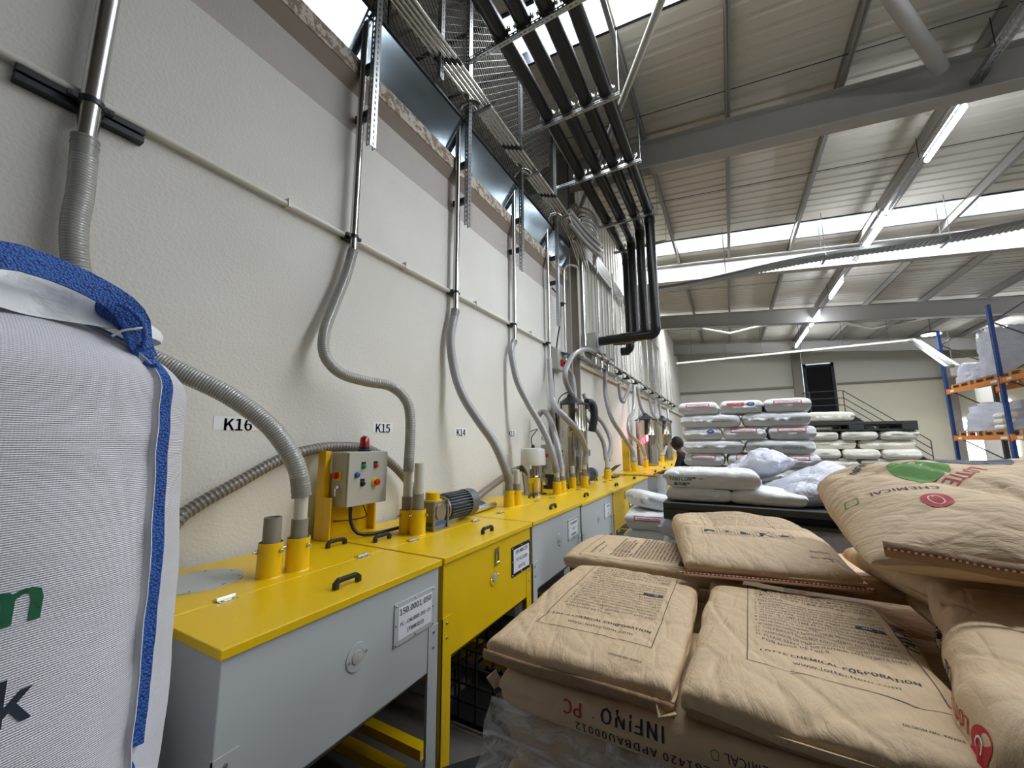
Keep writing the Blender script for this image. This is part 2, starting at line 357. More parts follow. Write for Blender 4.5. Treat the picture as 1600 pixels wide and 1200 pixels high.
def fine(vs, fs, step=.015):
    """subdivide flat artwork so that it follows the cloth under it"""
    me = bmesh.new(); vv = [me.verts.new((a, b, 0)) for a, b in vs]; me.verts.ensure_lookup_table()
    for f in fs:
        try: me.faces.new([vv[i] for i in f])
        except ValueError: pass
    for _ in range(5):
        ed = [e for e in me.edges if e.calc_length() > step*1.8]
        if not ed: break
        bmesh.ops.subdivide_edges(me, edges=ed, cuts=1, use_grid_fill=False); bmesh.ops.triangulate(me, faces=me.faces)
    me.verts.index_update(); r = ([(v.co.x, v.co.y) for v in me.verts], [tuple(v.index for v in f.verts) for f in me.faces]); me.free(); return r
class Print:
    """artwork wrapped onto a bag: frame O,U,W in the bag's own space, thrown along D"""
    def __init__(s, bag, O, U, W, D, lift=.0009):
        me = bag.data; s.bag = bag; s.t = BVHTree.FromPolygons([v.co.copy() for v in me.vertices], [tuple(p.vertices) for p in me.polygons])
        s.O, s.U, s.W, s.D, s.lift = Vector(O), Vector(U), Vector(W), Vector(D), lift; s.g = {}
    def put(s, vf, m_, dx=0, dy=0, rot=0, scl=1):
        vs, fs = vf; g = s.g.setdefault(m_, G()); c, n = math.cos(rot), math.sin(rot); out = []; ok = []
        for a, b_ in vs:
            a, b_ = a*scl, b_*scl; x, y = dx+a*c-b_*n, dy+a*n+b_*c
            p = s.O+s.U*x+s.W*y; h, nn, ix, di = s.t.ray_cast(p-s.D*1.0, s.D)
            out.append(h-s.D*s.lift if h is not None else p); ok.append(h is not None)
        g.add(out, [f for f in fs if all(ok[i] for i in f)])
    def text(s, t, x, y, size, m_='ink_navy', bold=0, align='LEFT', rot=0, space=1.0):
        vf = letters(t, size, bold, align, space); s.put(fine(*vf, .007) if size > .024 else vf, m_, x, y, rot)
    def line(s, x0, y0, x1, y1, t=.0018, m_='ink_navy'): s.put(strip2d(x0, y0, x1, y1, t), m_)
    def frame(s, x0, y0, x1, y1, t=.0018, m_='ink_navy'):
        for q in ((x0,y0,x1,y0),(x1,y0,x1,y1),(x1,y1,x0,y1),(x0,y1,x0,y0)): s.line(*q, t, m_)
    def done(s, name='printed_text', label=None):
        for k, (m_, g) in enumerate(s.g.items()):
            if not g.v: continue
            me = bpy.data.meshes.new(name); me.from_pydata(g.v, [], g.f); me.materials.append(MATS[m_])
            o = bpy.data.objects.new(name if m_ not in ('ink_red', 'ink_green', 'ink_slate') else 'printed_emblem', me); COL.objects.link(o); o.parent = s.bag

# ------------------------------------------------------------------ the building
WX = -2.42
g = G(); g.box((-9, -12, -.1), (14, 25.2, 0)); struct(g, 'floor', 'floor_concrete')
# left wall: plaster, smooth band, soffit, flaking lip
g = G(); g.box((WX-.2, -12, 0), (WX, 6.45, 4.11)); struct(g, 'wall_left', 'plaster')
g = G(); g.box((WX-.2, -12, 4.11), (WX-.012, 6.45, 4.46)); struct(g, 'wall_left_band', 'band_concrete')
g = G(); g.prism([(-.012, 4.46), (.045, 4.58), (-.2, 4.58), (-.2, 4.46)], (WX, -12, 0), (1,0,0), (0,0,1), (0,1,0), 18.45); struct(g, 'trim_1', 'soffit_brown')
g = G(); g.box((WX-.2, -12, 4.58), (WX+.05, 6.45, 4.73)); struct(g, 'trim_2', 'flaky_paint')
# wall beyond the column: plaster below, ribbed sheet above
g = G(); g.box((WX-.2, 6.85, 0), (WX, 25, 3.1)); struct(g, 'wall_left_lower', 'plaster')
g = G(); y = 6.85; pts = []
while y < 25:
    pts += [(y, 0), (y+.10, 0), (y+.12, .02), (y+.16, .02), (y+.18, 0)]; y += .25
g.prism([(a, b) for a, b in pts]+[(25, 0), (25, -.1), (6.85, -.1)], (WX+.02, 0, 3.1), (0,1,0), (1,0,0), (0,0,1), 4.2); struct(g, 'wall_left_upper', 'panel_white')
g = G(); g.box((WX-.1, 6.85, 3.1), (WX+.09, 25, 3.16)); struct(g, 'trim_3', 'far_plaster')
g = G(); g.box((WX-.25, 6.4, 0), (WX+.10, 6.44, 7.3)).box((WX-.25, 6.8, 0), (WX+.10, 6.84, 7.3)).box((WX-.1, 6.44, 0), (WX-.02, 6.8, 7.3)); struct(g, 'wall_left_column', 'column_paint')
# far wall
FY = 24.95
g = G(); g.box((-9, FY, 0), (3.55, FY+.2, 3.1)).box((3.55, FY, 0), (4.85, FY+.2, 3.0)).box((4.85, FY, 0), (14, FY+.2, 4.43)); struct(g, 'wall_far', 'far_plaster')
g = G()
x = -2.5
while x < 3.3: g.box((x, FY-.02, 3.1), (x+.97, FY+.2, 7.6)).box((x+.97, FY-.01, 3.1), (x+.98, FY+.2, 7.6)); x += .98
g.box((3.55, FY, 5.6), (4.85, FY+.2, 7.6)).box((4.85, FY, 4.43), (14, FY+.2, 6.9)); struct(g, 'wall_far_upper', 'far_panel')
g = G(); g.box((-2.42, FY-.16, 4.4), (3.1, FY-.02, 4.5)).box((4.9, FY-.08, 4.43), (9.5, FY, 4.53)).box((3.1, FY-.25, 0), (3.5, FY, 7)).box((3.5, FY-.1, 6.2), (9.5, FY, 6.32)); struct(g, 'trim_4', 'column_paint')
# right wall and rear wall, off the picture but closing the hall
g = G(); g.box((14, -12, 0), (14.2, 25, 6.2)); struct(g, 'wall_right', 'panel_white')
g = G(); g.box((-9, -12.2, 0), (14, -12, 8)); struct(g, 'wall_rear', 'panel_white')
g = G(); g.box((-9.2, -12, 0), (-9, 25, 8)); struct(g, 'wall_neighbour', 'panel_white')
# roof sheets with ribs running down the slope, cut by the roof lights
def roof_piece(y0, y1, i):
    g = G(); prof = []; y = y0
    while y < y1-.3: prof += [(y, 0), (y+.03, .018), (y+.07, .018), (y+.10, 0)]; y += .25
    prof += [(y1, 0)]
    top = [(y1, .12), (y0, .12)]; sl = Vector((1, 0, -.097)); n = Vector((0, 0, 1))
    g.prism(prof+top, (-9.2, 0, ROOF(-9.2)), (0,1,0), (0,0,1), sl*1, 23.4)
    struct(g, 'ceiling_sheet', 'roof_sheet')
ys = [-12.2]+[v for s_ in SKY_STRIPS for v in s_]+[25.2]
for i in range(0, len(ys), 2): roof_piece(ys[i], ys[i+1], i)
for (a, b) in SKY_STRIPS[:1]:
    g = G(); g.prism([(a, 0), (b, 0), (b, .12), (a, .12)], (-9.2, 0, ROOF(-9.2)), (0,1,0), (0,0,1), (1, 0, -.097), 6.85); struct(g, 'ceiling_infill', 'roof_sheet')
# dark curb frames around each roof light
for i, (a, b) in enumerate(SKY_STRIPS):
    g = G()
    for yy in (a, b): g.prism([(yy-.02, -.02), (yy+.02, -.02), (yy+.02, .2), (yy-.02, .2)], (-9.2, 0, ROOF(-9.2)), (0,1,0), (0,0,1), (1,0,-.097), 23.4)
    struct(g, 'ceiling_opening_frame', 'dark_bracket')
PUR = [-7.9, -6.5, -5.1, -3.75, -.93, .34, 1.72, 3.1, 4.5, 5.9, 7.3, 8.7, 10.1, 11.5, 12.9]
for x in PUR:
    z = ROOF(x); g = G(); g.box((x-.03, -12, z-.2), (x+.03, 24.9, z-.188)).box((x-.004, -12, z-.2), (x+.004, 24.9, z)).box((x-.03, -12, z-.012), (x+.03, 24.9, z-.001)); struct(g, 'purlin_beam', 'purlin_grey')
RAFT = [-9.8, -4.3, 1.1, 6.55, 12.0, 17.4, 22.9]
for yr in RAFT:
    g = G(); xs = -9 
    for (dz0, dz1, hw) in ((-.2-.02, -.2, .11), (-.70, -.22, .006), (-.72, -.70, .11)):
        g.prism([(-hw, dz0), (hw, dz0), (hw, dz1), (-hw, dz1)], (xs, yr, ROOF(xs)), (0,1,0), (0,0,1), (1,0,-.097), 23)
    struct(g, 'rafter_beam', 'steel_grey_paint')
# thin restraining rods under the sheets
for yy in (2.0, 6.0, 8.6, 14.5, 20):
    g = G(); g.cyl((-2.3, yy, ROOF(-2.3)-.1), (13.8, yy, ROOF(13.8)-.1), .006, 6); tag(g.build('purlin_tie_rod', 'dark_bracket'), 'thin steel tie rod threaded through the purlins ' + {2.0: 'above the camera', 6.0: 'just before the nearest rafter', 8.6: 'in the bay behind the nearest rafter', 14.5: 'in the bay behind the second rafter', 20: 'near the far wall'}[yy], 'tie rod')
# wind braces (round tubes)
def brace(p0, p1, r, m_, label, ext=0):
    p0 = p0+(p0-p1)*ext; g = G(); g.cyl(p0, p1, r, 16); tag(g.build('roof_brace', m_, smooth=True), label, 'brace')
brace(at(1045, -30, 'z', 6.45), at(905, 330, 'z', 6.3), .045, 'brace_white', 'slim pale round brace crossing behind the black pipes', .9)
brace(at(1380, -25, 'z', 6.5), at(1470, 108, 'z', 6.25), .08, 'steel_grey_paint', 'thick grey round brace meeting the nearest rafter', 1.1)
for p0, p1, t in (((1085, 512), (1140, 521), 'left arm of the left brace cross near the far wall'), ((1140, 521), (1208, 505), 'rising right arm of the left brace cross near the far wall'), ((1308, 502), (1362, 514), 'left arm of the right brace cross near the far wall'), ((1362, 514), (1462, 494), 'rising right arm of the right brace cross near the far wall')):
    brace(at(*p0, 'z', 6.35-.05), at(*p1, 'z', 6.2-.05), .05, 'brace_white', 'pale round brace, '+t)

# ------------------------------------------------------------------ glossy sheet, wire mesh, slotted struts
g = G(); g.add([(WX-.02,-12,4.73), (WX-.02,6.4,4.73), (WX+.13,6.4,5.16), (WX+.13,-12,5.16)], [(0,1,2,3)])
o = g.build('cladding_sheet', 'glossy_sheet', solid=.004); tag(o, 'dark glossy steel sheet leaning out above the flaking ledge, mirroring the lamps', 'cladding'); o['kind'] = 'structure'
g = G(); X0, Z0, Z1 = WX+.14, 5.17, 6.85; pit = .095
def wire(p0, p1): g.bar(p0, p1, .005, .005, (1,0,0))
H = Z1-Z0; k = -.4
while k < 6.4+H:
    for s_ in (1, -1):
        a0, a1 = (k-H, k) if s_ > 0 else (k, k-H)      # lower and upper end
        z0, z1 = Z0, Z1
        y0, y1 = a0, a1
        lo, hi = -.3, 6.35
        def cl(y): return min(max(y, lo), hi)
        if y1 != y0:
            t0 = (cl(y0)-y0)/(y1-y0); t1 = (cl(y1)-y0)/(y1-y0)
            t0, t1 = max(0, min(1, t0)), max(0, min(1, t1))
            if t1-t0 > .01: wire((X0, y0+(y1-y0)*t0, z0+H*t0), (X0, y0+(y1-y0)*t1, z0+H*t1))
    k += pit
rm = thing('wire_mesh_screen', 'dark diamond wire mesh screen filling the opening above the glossy sheet', 'mesh screen', (X0, 3, Z0))
g.build('mesh', 'mesh_wire', rm)
g = G(); g.box((X0-.01, -.3, Z0-.015), (X0+.01, 6.35, Z0+.01)).box((X0-.01, -.3, Z1-.02), (X0+.01, 6.35, Z1+.02))
for yy in (-.3, .95, 2.0, 3.2, 4.4, 5.6, 6.33): g.box((X0-.01, yy, Z0), (X0+.01, yy+.02, Z1))
g.build('frame', 'dark_bracket', rm)
def strut(name, p, L, label, wide=.05, dep=.045, group=None):
    """slotted channel standing upright from p"""
    x, y, z = p; g = G()
    g.slotted((x, y-wide/2, z), (0,0,1), (0,1,0), L, wide)
    g.slotted((x, y-wide/2, z), (0,0,1), (-1,0,0), L, dep); g.slotted((x, y+wide/2, z), (0,0,1), (-1,0,0), L, dep)
    return tag(g.build(name, 'galvanised', solid=.002), label, 'strut', group)
SX = WX+.20
for i, (yy, zb, nm) in enumerate(((1.86, 3.93, 'beside the tall pipe of station K15'), (3.13, 3.93, 'behind the hooked pipe of station K14'), (4.37, 3.93, 'behind the hooked pipe of station K13'), (5.62, 3.5, 'behind the hooked pipe of station K12'))):
    strut('slotted_strut', (SX, yy, zb), ROOF(SX)-zb-.2, 'galvanised slotted upright channel on the wall '+nm, wide=.055)
    g = G(); g.box((WX, yy-.02, 4.2), (SX-.02, yy+.02, 4.26)).box((WX-.02, yy-.02, 4.62), (SX-.03, yy+.02, 4.68)); tag(g.build('strut_bracket', 'dark_bracket'), 'steel bracket fixing the slotted strut '+nm, 'bracket')
strut('slotted_strut', (SX+.02, 2.62, 5.2), 1.6, 'pale slotted channel hanging between the K15 and K14 struts', wide=.05)

# ------------------------------------------------------------------ black pipes on slotted brackets
BZ = 5.93; PX = [-1.83, -1.56, -1.295, -1.04]; PR = .085
BY = [3.13, 4.37, 5.68, 7.25, 8.45]
names = ['nearest', 'second', 'third', 'fourth', 'last']
for i, yy in enumerate(BY):
    th = thing('pipe_bracket', 'galvanised slotted channel carrying the black pipes, %s of the row of channels' % names[i], 'pipe bracket', (-1.5, yy, BZ))
    g = G(); x0 = SX if i < 3 else -2.0; x1 = -.86; L = x1-x0
    g.slotted((x0, yy-.025, BZ-.045), (1,0,0), (0,1,0), L, .05); g.slotted((x0, yy-.025, BZ-.045), (1,0,0), (0,0,1), L, .045); g.slotted((x0, yy+.025, BZ-.045), (1,0,0), (0,0,1), L, .045)
    g.build('channel', 'galvanised', th, solid=.002)
    g = G(); g.cyl((x1-.02, yy, BZ-.05), (x1-.02, yy, ROOF(x1)-.2), .004, 8).cyl((x1-.02, yy, BZ-.06), (x1-.02, yy, BZ-.04), .012, 8); g.build('hanger_rod', 'galvanised', th)
    if i > 2:
        g = G(); g.cyl((x0+.02, yy, BZ-.05), (x0+.02, yy, ROOF(x0)-.2), .004, 8); g.build('hanger_rod', 'galvanised', th)
    for px in PX:
        if i == 4 and px > -1.4: continue
        g = G(); 
        g.tube([(px+(PR+.006)*math.cos(a), yy, BZ+.09+(PR+.006)*math.sin(a)) for a in [2*PI*k/20 for k in range(21)]], .008, 6, False, wid=None)
        g.box((px-PR-.035, yy-.014, BZ+.085), (px-PR, yy+.014, BZ+.095)).box((px+PR, yy-.014, BZ+.085), (px+PR+.035, yy+.014, BZ+.095)).cyl((px+PR+.02, yy, BZ+.06), (px+PR+.02, yy, BZ+.13), .006, 8).cyl((px-PR-.02, yy, BZ+.06), (px-PR-.02, yy, BZ+.13), .006, 8)
        g.build('pipe_clamp', 'zinc_screw', th, smooth=True)
PZ = BZ+.09
drop_y = [8.9, 8.2, 7.75, 7.35]; drop_z = [3.72, 3.80, 3.74, 3.62]
for i, px in enumerate(PX):
    dy, dz = drop_y[i], drop_z[i]; r = PR
    th = thing('black_pipe', 'thick black pipe under the roof, %s of the four counted from the wall' % ('first', 'second', 'third', 'fourth')[i], 'pipe', (px, 3, PZ))
    g = G(); path = [(px, -3, PZ), (px, dy-.12, PZ)]
    g.cyl(*path, r, 24); g.build('pipe_run', 'black_pipe', th, smooth=True)
    g = G(); a = [(px, dy-.14+.14*math.sin(t), PZ-.14+.14*math.cos(t)) for t in [PI/2*k/8 for k in range(9)]]
    g.tube(a, r*1.08, 24); g.cyl((px, dy, PZ-.14), (px, dy, PZ-.24), r*1.12, 24); g.build('elbow', 'black_pipe', th, smooth=True)
    g = G(); g.cyl((px, dy, PZ-.14), (px, dy, dz+.12), r, 24); g.build('down_pipe', 'black_pipe', th, smooth=True)
    g = G(); a = [(px-.12+.12*math.cos(t), dy, dz+.12-.12*math.sin(t)) for t in [PI/2*k/8 for k in range(9)]]
    g.tube(a, r*1.08, 24); g.cyl((px, dy, dz+.1), (px, dy, dz+.2), r*1.12, 24); g.build('elbow', 'black_pipe', th, smooth=True)
    g = G(); g.cyl((px-.1, dy, dz), (-2.0-.03*i, dy, dz), r, 24); g.cyl((px*.5-1.0+.05, dy, dz), (px*.5-1.0-.12, dy, dz), r*1.12, 24); g.build('wall_branch', 'black_pipe', th, smooth=True)

# ------------------------------------------------------------------ silver conduit bundle and wall pipes
for i in range(5):
    x = -2.275+.044*i; g = G(); z = 5.46
    g.tube([(x, -3, z), (x, 5.6, z)]+smooth_path([Vector(p) for p in ((x, 5.65, z), (x, 6.0-.05*i, z-.03), (x, 6.5, z-.25), (x-.02, 6.9, z-.5-.02*i))], .06), .018, 14)
    th = thing('conveying_tube', 'thin silver tube below the mesh, %s of the bundle of five from the wall' % ('first', 'second', 'third', 'fourth', 'fifth')[i], 'tube', (x, 2, z)); g.build('tube', 'steel_tube', th, smooth=True)
    g = G()
    for yy in (.9, 2.62, 3.95, 5.1): g.cyl((x, yy-.04+.03*i, z), (x, yy+.04+.03*i, z), .0205, 12)
    g.build('coupling', 'dark_bracket', th, smooth=True)
for yy in (3.3, 4.55, 5.75):
    g = G(); g.slotted((SX+.03, yy, 5.41), (1,0,0), (0,0,1), .2, .03); g.box((SX-.1, yy, 5.41), (SX+.15, yy+.03, 5.435)); tag(g.build('tube_support', 'galvanised', solid=.002), 'short slotted arm under the silver tube bundle %s' % {3.3: 'near station K14', 4.55: 'near station K13', 5.75: 'near station K12'}[yy], 'bracket')
# looping grey hoses by the column, end of the bundle
for i in range(6):
    g = G(); z = 5.95-.09*i
    g.tube([(WX+.28, 6.15, z-.35), (WX+.32, 6.45, z-.02), (WX+.42, 6.85, z+.06), (WX+.40, 7.25, z-.02), (WX+.22, 7.5, z-.25)], .024, 10, spacing=.05)
    tag(g.build('tube_bend', 'steel_tube', smooth=True), 'curved silver tube bend hugging the column, %s from the top' % ('first', 'second', 'third', 'fourth', 'fifth', 'lowest')[i], 'tube bend')
for i in range(3):
    g = G(); z = 5.55-.12*i
    g.tube([(WX+.3, 5.9, z+.05), (WX+.42, 6.3, z-.12), (WX+.5, 6.8, z-.15), (WX+.45, 7.3, z+.02)], .04, 12, spacing=.04, rib=(.03, .002))
    tag(g.build('flexible_hose', 'hose_clear', smooth=True), 'grey flexible hose linking tubes past the column, %s one' % ('upper', 'middle', 'lower')[i], 'hose')
# second bundle stacked up the ribbed wall
for i in range(7):
    z = 5.75-.055*i; x = WX+.12; g = G(); yd = 9.0+i*1.15
    g.tube([(x, 7.2, z), (x, yd, z), (x, yd+.22, z-.08), (x, yd+.28, z-.35), (x, yd+.28, 3.55)], .02, 10, spacing=.09)
    tag(g.build('conveying_tube', 'steel_tube', smooth=True), 'silver tube stacked on the ribbed wall, %s of the seven from the top' % ('first', 'second', 'third', 'fourth', 'fifth', 'sixth', 'seventh')[i], 'tube')
for k, yy in enumerate((8.0, 9.4, 10.8, 12.2, 13.6)):
    g = G(); g.slotted((WX+.15, yy, 5.3), (0,0,1), (0,1,0), .55, .04); g.slotted((WX+.15, yy, 5.3), (0,0,1), (-1,0,0), .55, .04)
    tag(g.build('tube_support', 'galvanised', solid=.002), 'slotted upright holding the stacked silver tubes on the ribbed wall, %s from the column' % ('first', 'second', 'third', 'fourth', 'fifth')[k], 'bracket')

# thin white conduit along the plaster wall with its clamps
g = G(); g.cyl((WX+.03, -4, 3.235), (WX+.03, 6.4, 3.205), .019, 14); wc = thing('wall_conduit', 'thin white conduit running level along the plaster wall', 'conduit', (WX+.03, 1, 3.23)); g.build('conduit', 'conduit_white', wc, smooth=True)
g = G()
for yy in (1.35, 2.4, 3.5, 4.9): g.box((WX, yy, 3.20), (WX+.055, yy+.02, 3.26))
g.build('clip', 'conduit_white', wc)

def clamp(y, z, x, label, r=.03):
    th = thing('tube_clamp', label, 'clamp', (x, y, z)); g = G()
    g.lathe((x, y, z-.012), (0,0,1), [(0, r+.006), (.024, r+.006)], 20); g.box((x-.01, y-r-.035, z-.011), (x+.01, y+r+.035, z+.011)).cyl((x+.014, y-r-.022, z), (x-.02, y-r-.022, z), .007, 8).cyl((x+.014, y+r+.022, z), (x-.02, y+r+.022, z), .007, 8)
    g.build('ring', 'dark_bracket', th, smooth=True)
    g = G(); g.box((WX, y-.05, z-.02), (x-r, y+.05, z+.02)); g.build('wall_foot', 'dark_bracket', th)
# the K16 pipe and the channel it is clamped to
g = G()
for zz in (3.135, 3.175): g.box((WX, .245, zz), (WX+.045, .645, zz+.03))
tag(g.build('mounting_rail', 'dark_bracket', bevel=.003), 'short dark steel rail under the white conduit, holding the K16 pipe', 'rail')
g = G(); g.tube([(-2.335, .45, 2.93), (-2.335, .45, 6.4)], .036, 20); th = thing('metal_pipe', 'thick silver pipe rising from the K16 hose at the left of the wall', 'pipe', (-2.335, .45, 3.2)); g.build('pipe', 'steel_tube', th, smooth=True)
clamp(.45, 3.17, -2.335, 'dark ring clamp on the thick K16 pipe', .036)
def hook_pipe(y, z0, zt, x, r, nm, hook=True, xe=-2.12):
    th = thing('metal_pipe', nm, 'pipe', (x, y, z0)); g = G(); h = .12
    pts = [(x, y, z0), (x, y, zt-.13)]
    if hook:
        pts = [Vector(p) for p in pts]+[Vector((x+h-h*math.cos(t), y+.10*(1-math.cos(t))/2, zt-.13+.13*math.sin(t))) for t in [PI*k/12 for k in range(1, 11)]]
    g.tube(pts, r, 16); g.build('pipe', 'steel_tube', th, smooth=True)
    g = G(); g.cyl((x, y, zt-.19), (x, y, zt-.10), r+.003, 16).cyl((x, y, z0), (x, y, z0+.05), r+.003, 16); g.build('coupling', 'stainless', th, smooth=True)
hook_pipe(1.83, 3.07, 6.5, -2.34, .027, 'tall silver pipe above the K15 hose, beside the first slotted strut', False)
clamp(1.83, 3.21, -2.34, 'dark clamp holding the K15 pipe at the white conduit', .027)
hook_pipe(3.08, 2.98, 5.38, -2.34, .029, 'silver pipe above the K14 hose, hooked over at the top'); clamp(3.08, 3.21, -2.34, 'dark clamp holding the K14 pipe at the white conduit', .025)
hook_pipe(4.33, 2.95, 5.38, -2.34, .028, 'silver pipe above the K13 hose, hooked over at the top'); clamp(4.33, 3.2, -2.34, 'dark clamp holding the K13 pipe at the white conduit', .025)
hook_pipe(5.45, 2.9, 5.34, -2.34, .028, 'silver pipe above the K12 hose, hooked over at the top'); clamp(5.45, 3.2, -2.34, 'dark clamp holding the K12 pipe at the white conduit', .025)
hook_pipe(6.15, 2.9, 4.75, -2.34, .022, 'shorter hooked silver pipe between the K12 pipe and the column'); clamp(6.15, 4.05, -2.34, 'dark clamp on the short hooked pipe beside the column', .022)
# big pipe on the column
g = G(); p0 = at(913, 545, 'x', -2.2); g.tube([(-2.2, p0.y, 3.45), (-2.2, p0.y, 5.75), (-2.2, p0.y-.05, 5.95), (-2.2, p0.y-.3, 6.02)], .042, 18, spacing=.06); g.cyl((-2.2, p0.y, 3.4), (-2.2, p0.y, 3.6), .055, 18)
tag(g.build('metal_pipe', 'steel_tube', smooth=True), 'thickest upright silver pipe, standing just past the grey column', 'pipe')

# collecting pipe on the ledge of the ribbed wall
rp = thing('vacuum_header_pipe', 'long silver pipe running along the ledge of the ribbed wall', 'pipe', (-2.16, 12, 3.36))
g = G(); g.cyl((-2.16, 6.95, 3.36), (-2.16, 21, 3.36), .028, 16); g.build('pipe', 'steel_tube', rp, smooth=True)
g = G(); g.box((-2.34, 6.7, 3.2), (-2.2, 20, 3.225)); g.build('shelf_rail', 'galvanised', rp)
for yy in (7.2, 7.6, 8.1): 
    g = G(); g.lathe((-2.16, yy, 3.36), (0,1,0), [(0, .03), (.0, .05), (.03, .05), (.03, .034), (.10, .034), (.10, .05), (.13, .05), (.13, .03)], 16).cyl((-2.16, yy+.06, 3.36), (-2.04, yy+.06, 3.30), .02, 10).box((-2.10, yy+.02, 3.40), (-2.06, yy+.16, 3.43)).cyl((-2.16, yy+.06, 3.3), (-2.16, yy+.06, 3.16), .026, 12); g.build('valve', 'chrome', rp, smooth=True)
FAR_PX = [(938, 9.0), (960, 0), (972, 0), (985, 0), (999.5, 0), (1011, 0), (1021.7, 0), (1030, 0), (1038.6, 0), (1044.5, 0)]
fars = []
for i, (px, _) in enumerate(FAR_PX):
    yy = at(px, 560, 'x', -2.27).y; fars.append(yy)
    g = G(); g.cyl((-2.27, yy, 3.12), (-2.27, yy, 5.15+.25*(i % 2)), .021, 10); g.cyl((-2.27, yy, 3.4), (-2.27, yy, 3.46), .026, 10)
    o = g.build('metal_pipe', 'steel_tube', smooth=True); tag(o, 'thin upright silver pipe on the ribbed wall, %s beyond the big column pipe' % ('first', 'second', 'third', 'fourth', 'fifth', 'sixth', 'seventh', 'eighth', 'ninth', 'farthest')[i], 'pipe', 'upright silver pipes on the ribbed wall')
    if i:
        g = G(); g.box((-2.33, yy-.05, 3.24), (-2.10, yy+.05, 3.28)).lathe((-2.16, yy, 3.28), (0,0,1), [(0,.035),(.05,.035)], 12).cyl((-2.1, yy+.03, 3.3), (-2.02, yy+.05, 3.27), .014, 8)
        tag(g.build('pipe_valve', 'dark_bracket', smooth=True), 'dark clamp and valve where the %s upright silver pipe meets the long ledge pipe' % ('', 'second', 'third', 'fourth', 'fifth', 'sixth', 'seventh', 'eighth', 'ninth', 'farthest')[i], 'valve')

# electric boxes
bp_ = thing('isolator_box', 'small grey wall box with a red rotary switch and blue cover, beside the K12 pipe', 'switch box', (-2.3, 5.9, 3.0))
g = G(); g.box((WX, 5.68, 2.83), (-2.29, 6.02, 3.17)); g.build('housing', 'cabinet_grey', bp_, bevel=.01)
g = G(); g.box((-2.29, 5.78, 2.90), (-2.255, 5.92, 3.0)).cyl((-2.255, 5.85, 2.95), (-2.22, 5.85, 2.95), .03, 16).box((-2.225, 5.84, 2.92), (-2.20, 5.86, 2.98)); g.build('switch', 'red_plastic', bp_, bevel=.004)
g = G(); g.box((-2.30, 5.8, 3.1), (-2.16, 6.0, 3.115), Matrix.Rotation(R(18), 3, 'Y')); g.build('cover_flap', 'panel_blue', bp_, bevel=.004)
g = G(); g.tube([(-2.36, 5.62, 2.84), (-2.34, 5.62, 2.4), (-2.33, 5.66, 2.0), (-2.3, 5.6, 1.5)], .012, 8, spacing=.06); g.build('cable', 'black_plastic', bp_, smooth=True)
g = G(); g.tube([(-2.34, 5.62, 4.15), (-2.3, 5.78, 4.05), (-2.29, 5.82, 3.7), (-2.31, 5.72, 3.3), (-2.32, 5.7, 3.15)], .013, 8, spacing=.05); tag(g.build('power_cable', 'black_plastic', smooth=True), 'loose black cable looping down to the switch box', 'cable')
gb = thing('junction_box', 'grey steel junction box on the ribbed wall past the big column pipe', 'junction box', (-2.3, 7.7, 3.6))
g = G(); g.box((WX+.02, 7.35, 3.45), (-2.16, 7.85, 3.82)); g.build('housing', 'cabinet_grey', gb, bevel=.006)
g = G(); g.box((-2.16, 7.38, 3.48), (-2.15, 7.82, 3.79)); g.build('cover', 'grey_paint', gb, bevel=.002)
g = G(); g.cyl((-2.15, 7.6, 3.7), (-2.145, 7.6, 3.7), .03, 14); g.build('emblem_disc', 'cabinet_grey', gb)

# station labels on the wall
def wall_label(t, px, py, w_, h_, size):
    p = at(px, py, 'x', WX); th = thing('wall_label', 'white paper strip lettered %s on the plaster wall' % t, 'label', (WX, p.y, p.z))
    g = G(); g.box((WX, p.y-w_/2, p.z-h_/2), (WX+.002, p.y+w_/2, p.z+h_/2)); g.build('paper', 'paper_white', th)
    g = G(); flat_text(g, t, (WX+.003, p.y, p.z), (0,1,0), (0,0,1), size, .03); g.build('lettering', 'ink_black', th)
wall_label('K16', 372, 662, .245, .075, .092); wall_label('K15', 598, 668, .21, .08, .095); wall_label('K14', 720, 675, .22, .08, .095)
wall_label('K13', 799, 677, .22, .08, .095); wall_label('K12', 849, 684, .22, .08, .095); wall_label('K10', 970, 685, .2, .08, .095)

# ------------------------------------------------------------------ hopper machines
LW = -1.35; LB = -2.36
def handle(x, y, z, parent, along='y', L=.135, h=.042):
    g = G(); s_ = .022
    pts = [(0, 0), (0, h*.6), (.022, h), (L-.022, h), (L, h*.6), (L, 0), (L-s_, 0), (L-s_, h*.52), (L-.036, h-.019), (.036, h-.019), (s_, h*.52), (s_, 0)]
    U = Vector((0,1,0)) if along == 'y' else Vector((1,0,0)); N_ = Vector((1,0,0)) if along == 'y' else Vector((0,1,0))
    g.prism([(a-L/2, b) for a, b in pts], (x, y, z)-N_*.011 if isinstance(x, Vector) else Vector((x, y, z))-N_*.011, U, (0,0,1), N_, .022)
    return g.build('handle', 'black_plastic', parent, bevel=.004)
def hinge(x, y, z, parent):
    g = G(); g.box((x-.028, y-.032, z), (x+.028, y+.032, z+.004)).cyl((x, y-.033, z+.008), (x, y+.033, z+.008), .0065, 10)
    for a in (-1, 1):
        for b in (-1, 1): g.cyl((x+a*.019, y+b*.02, z), (x+a*.019, y+b*.02, z+.008), .006, 10)
    return g.build('hinge', 'zinc_screw', parent)
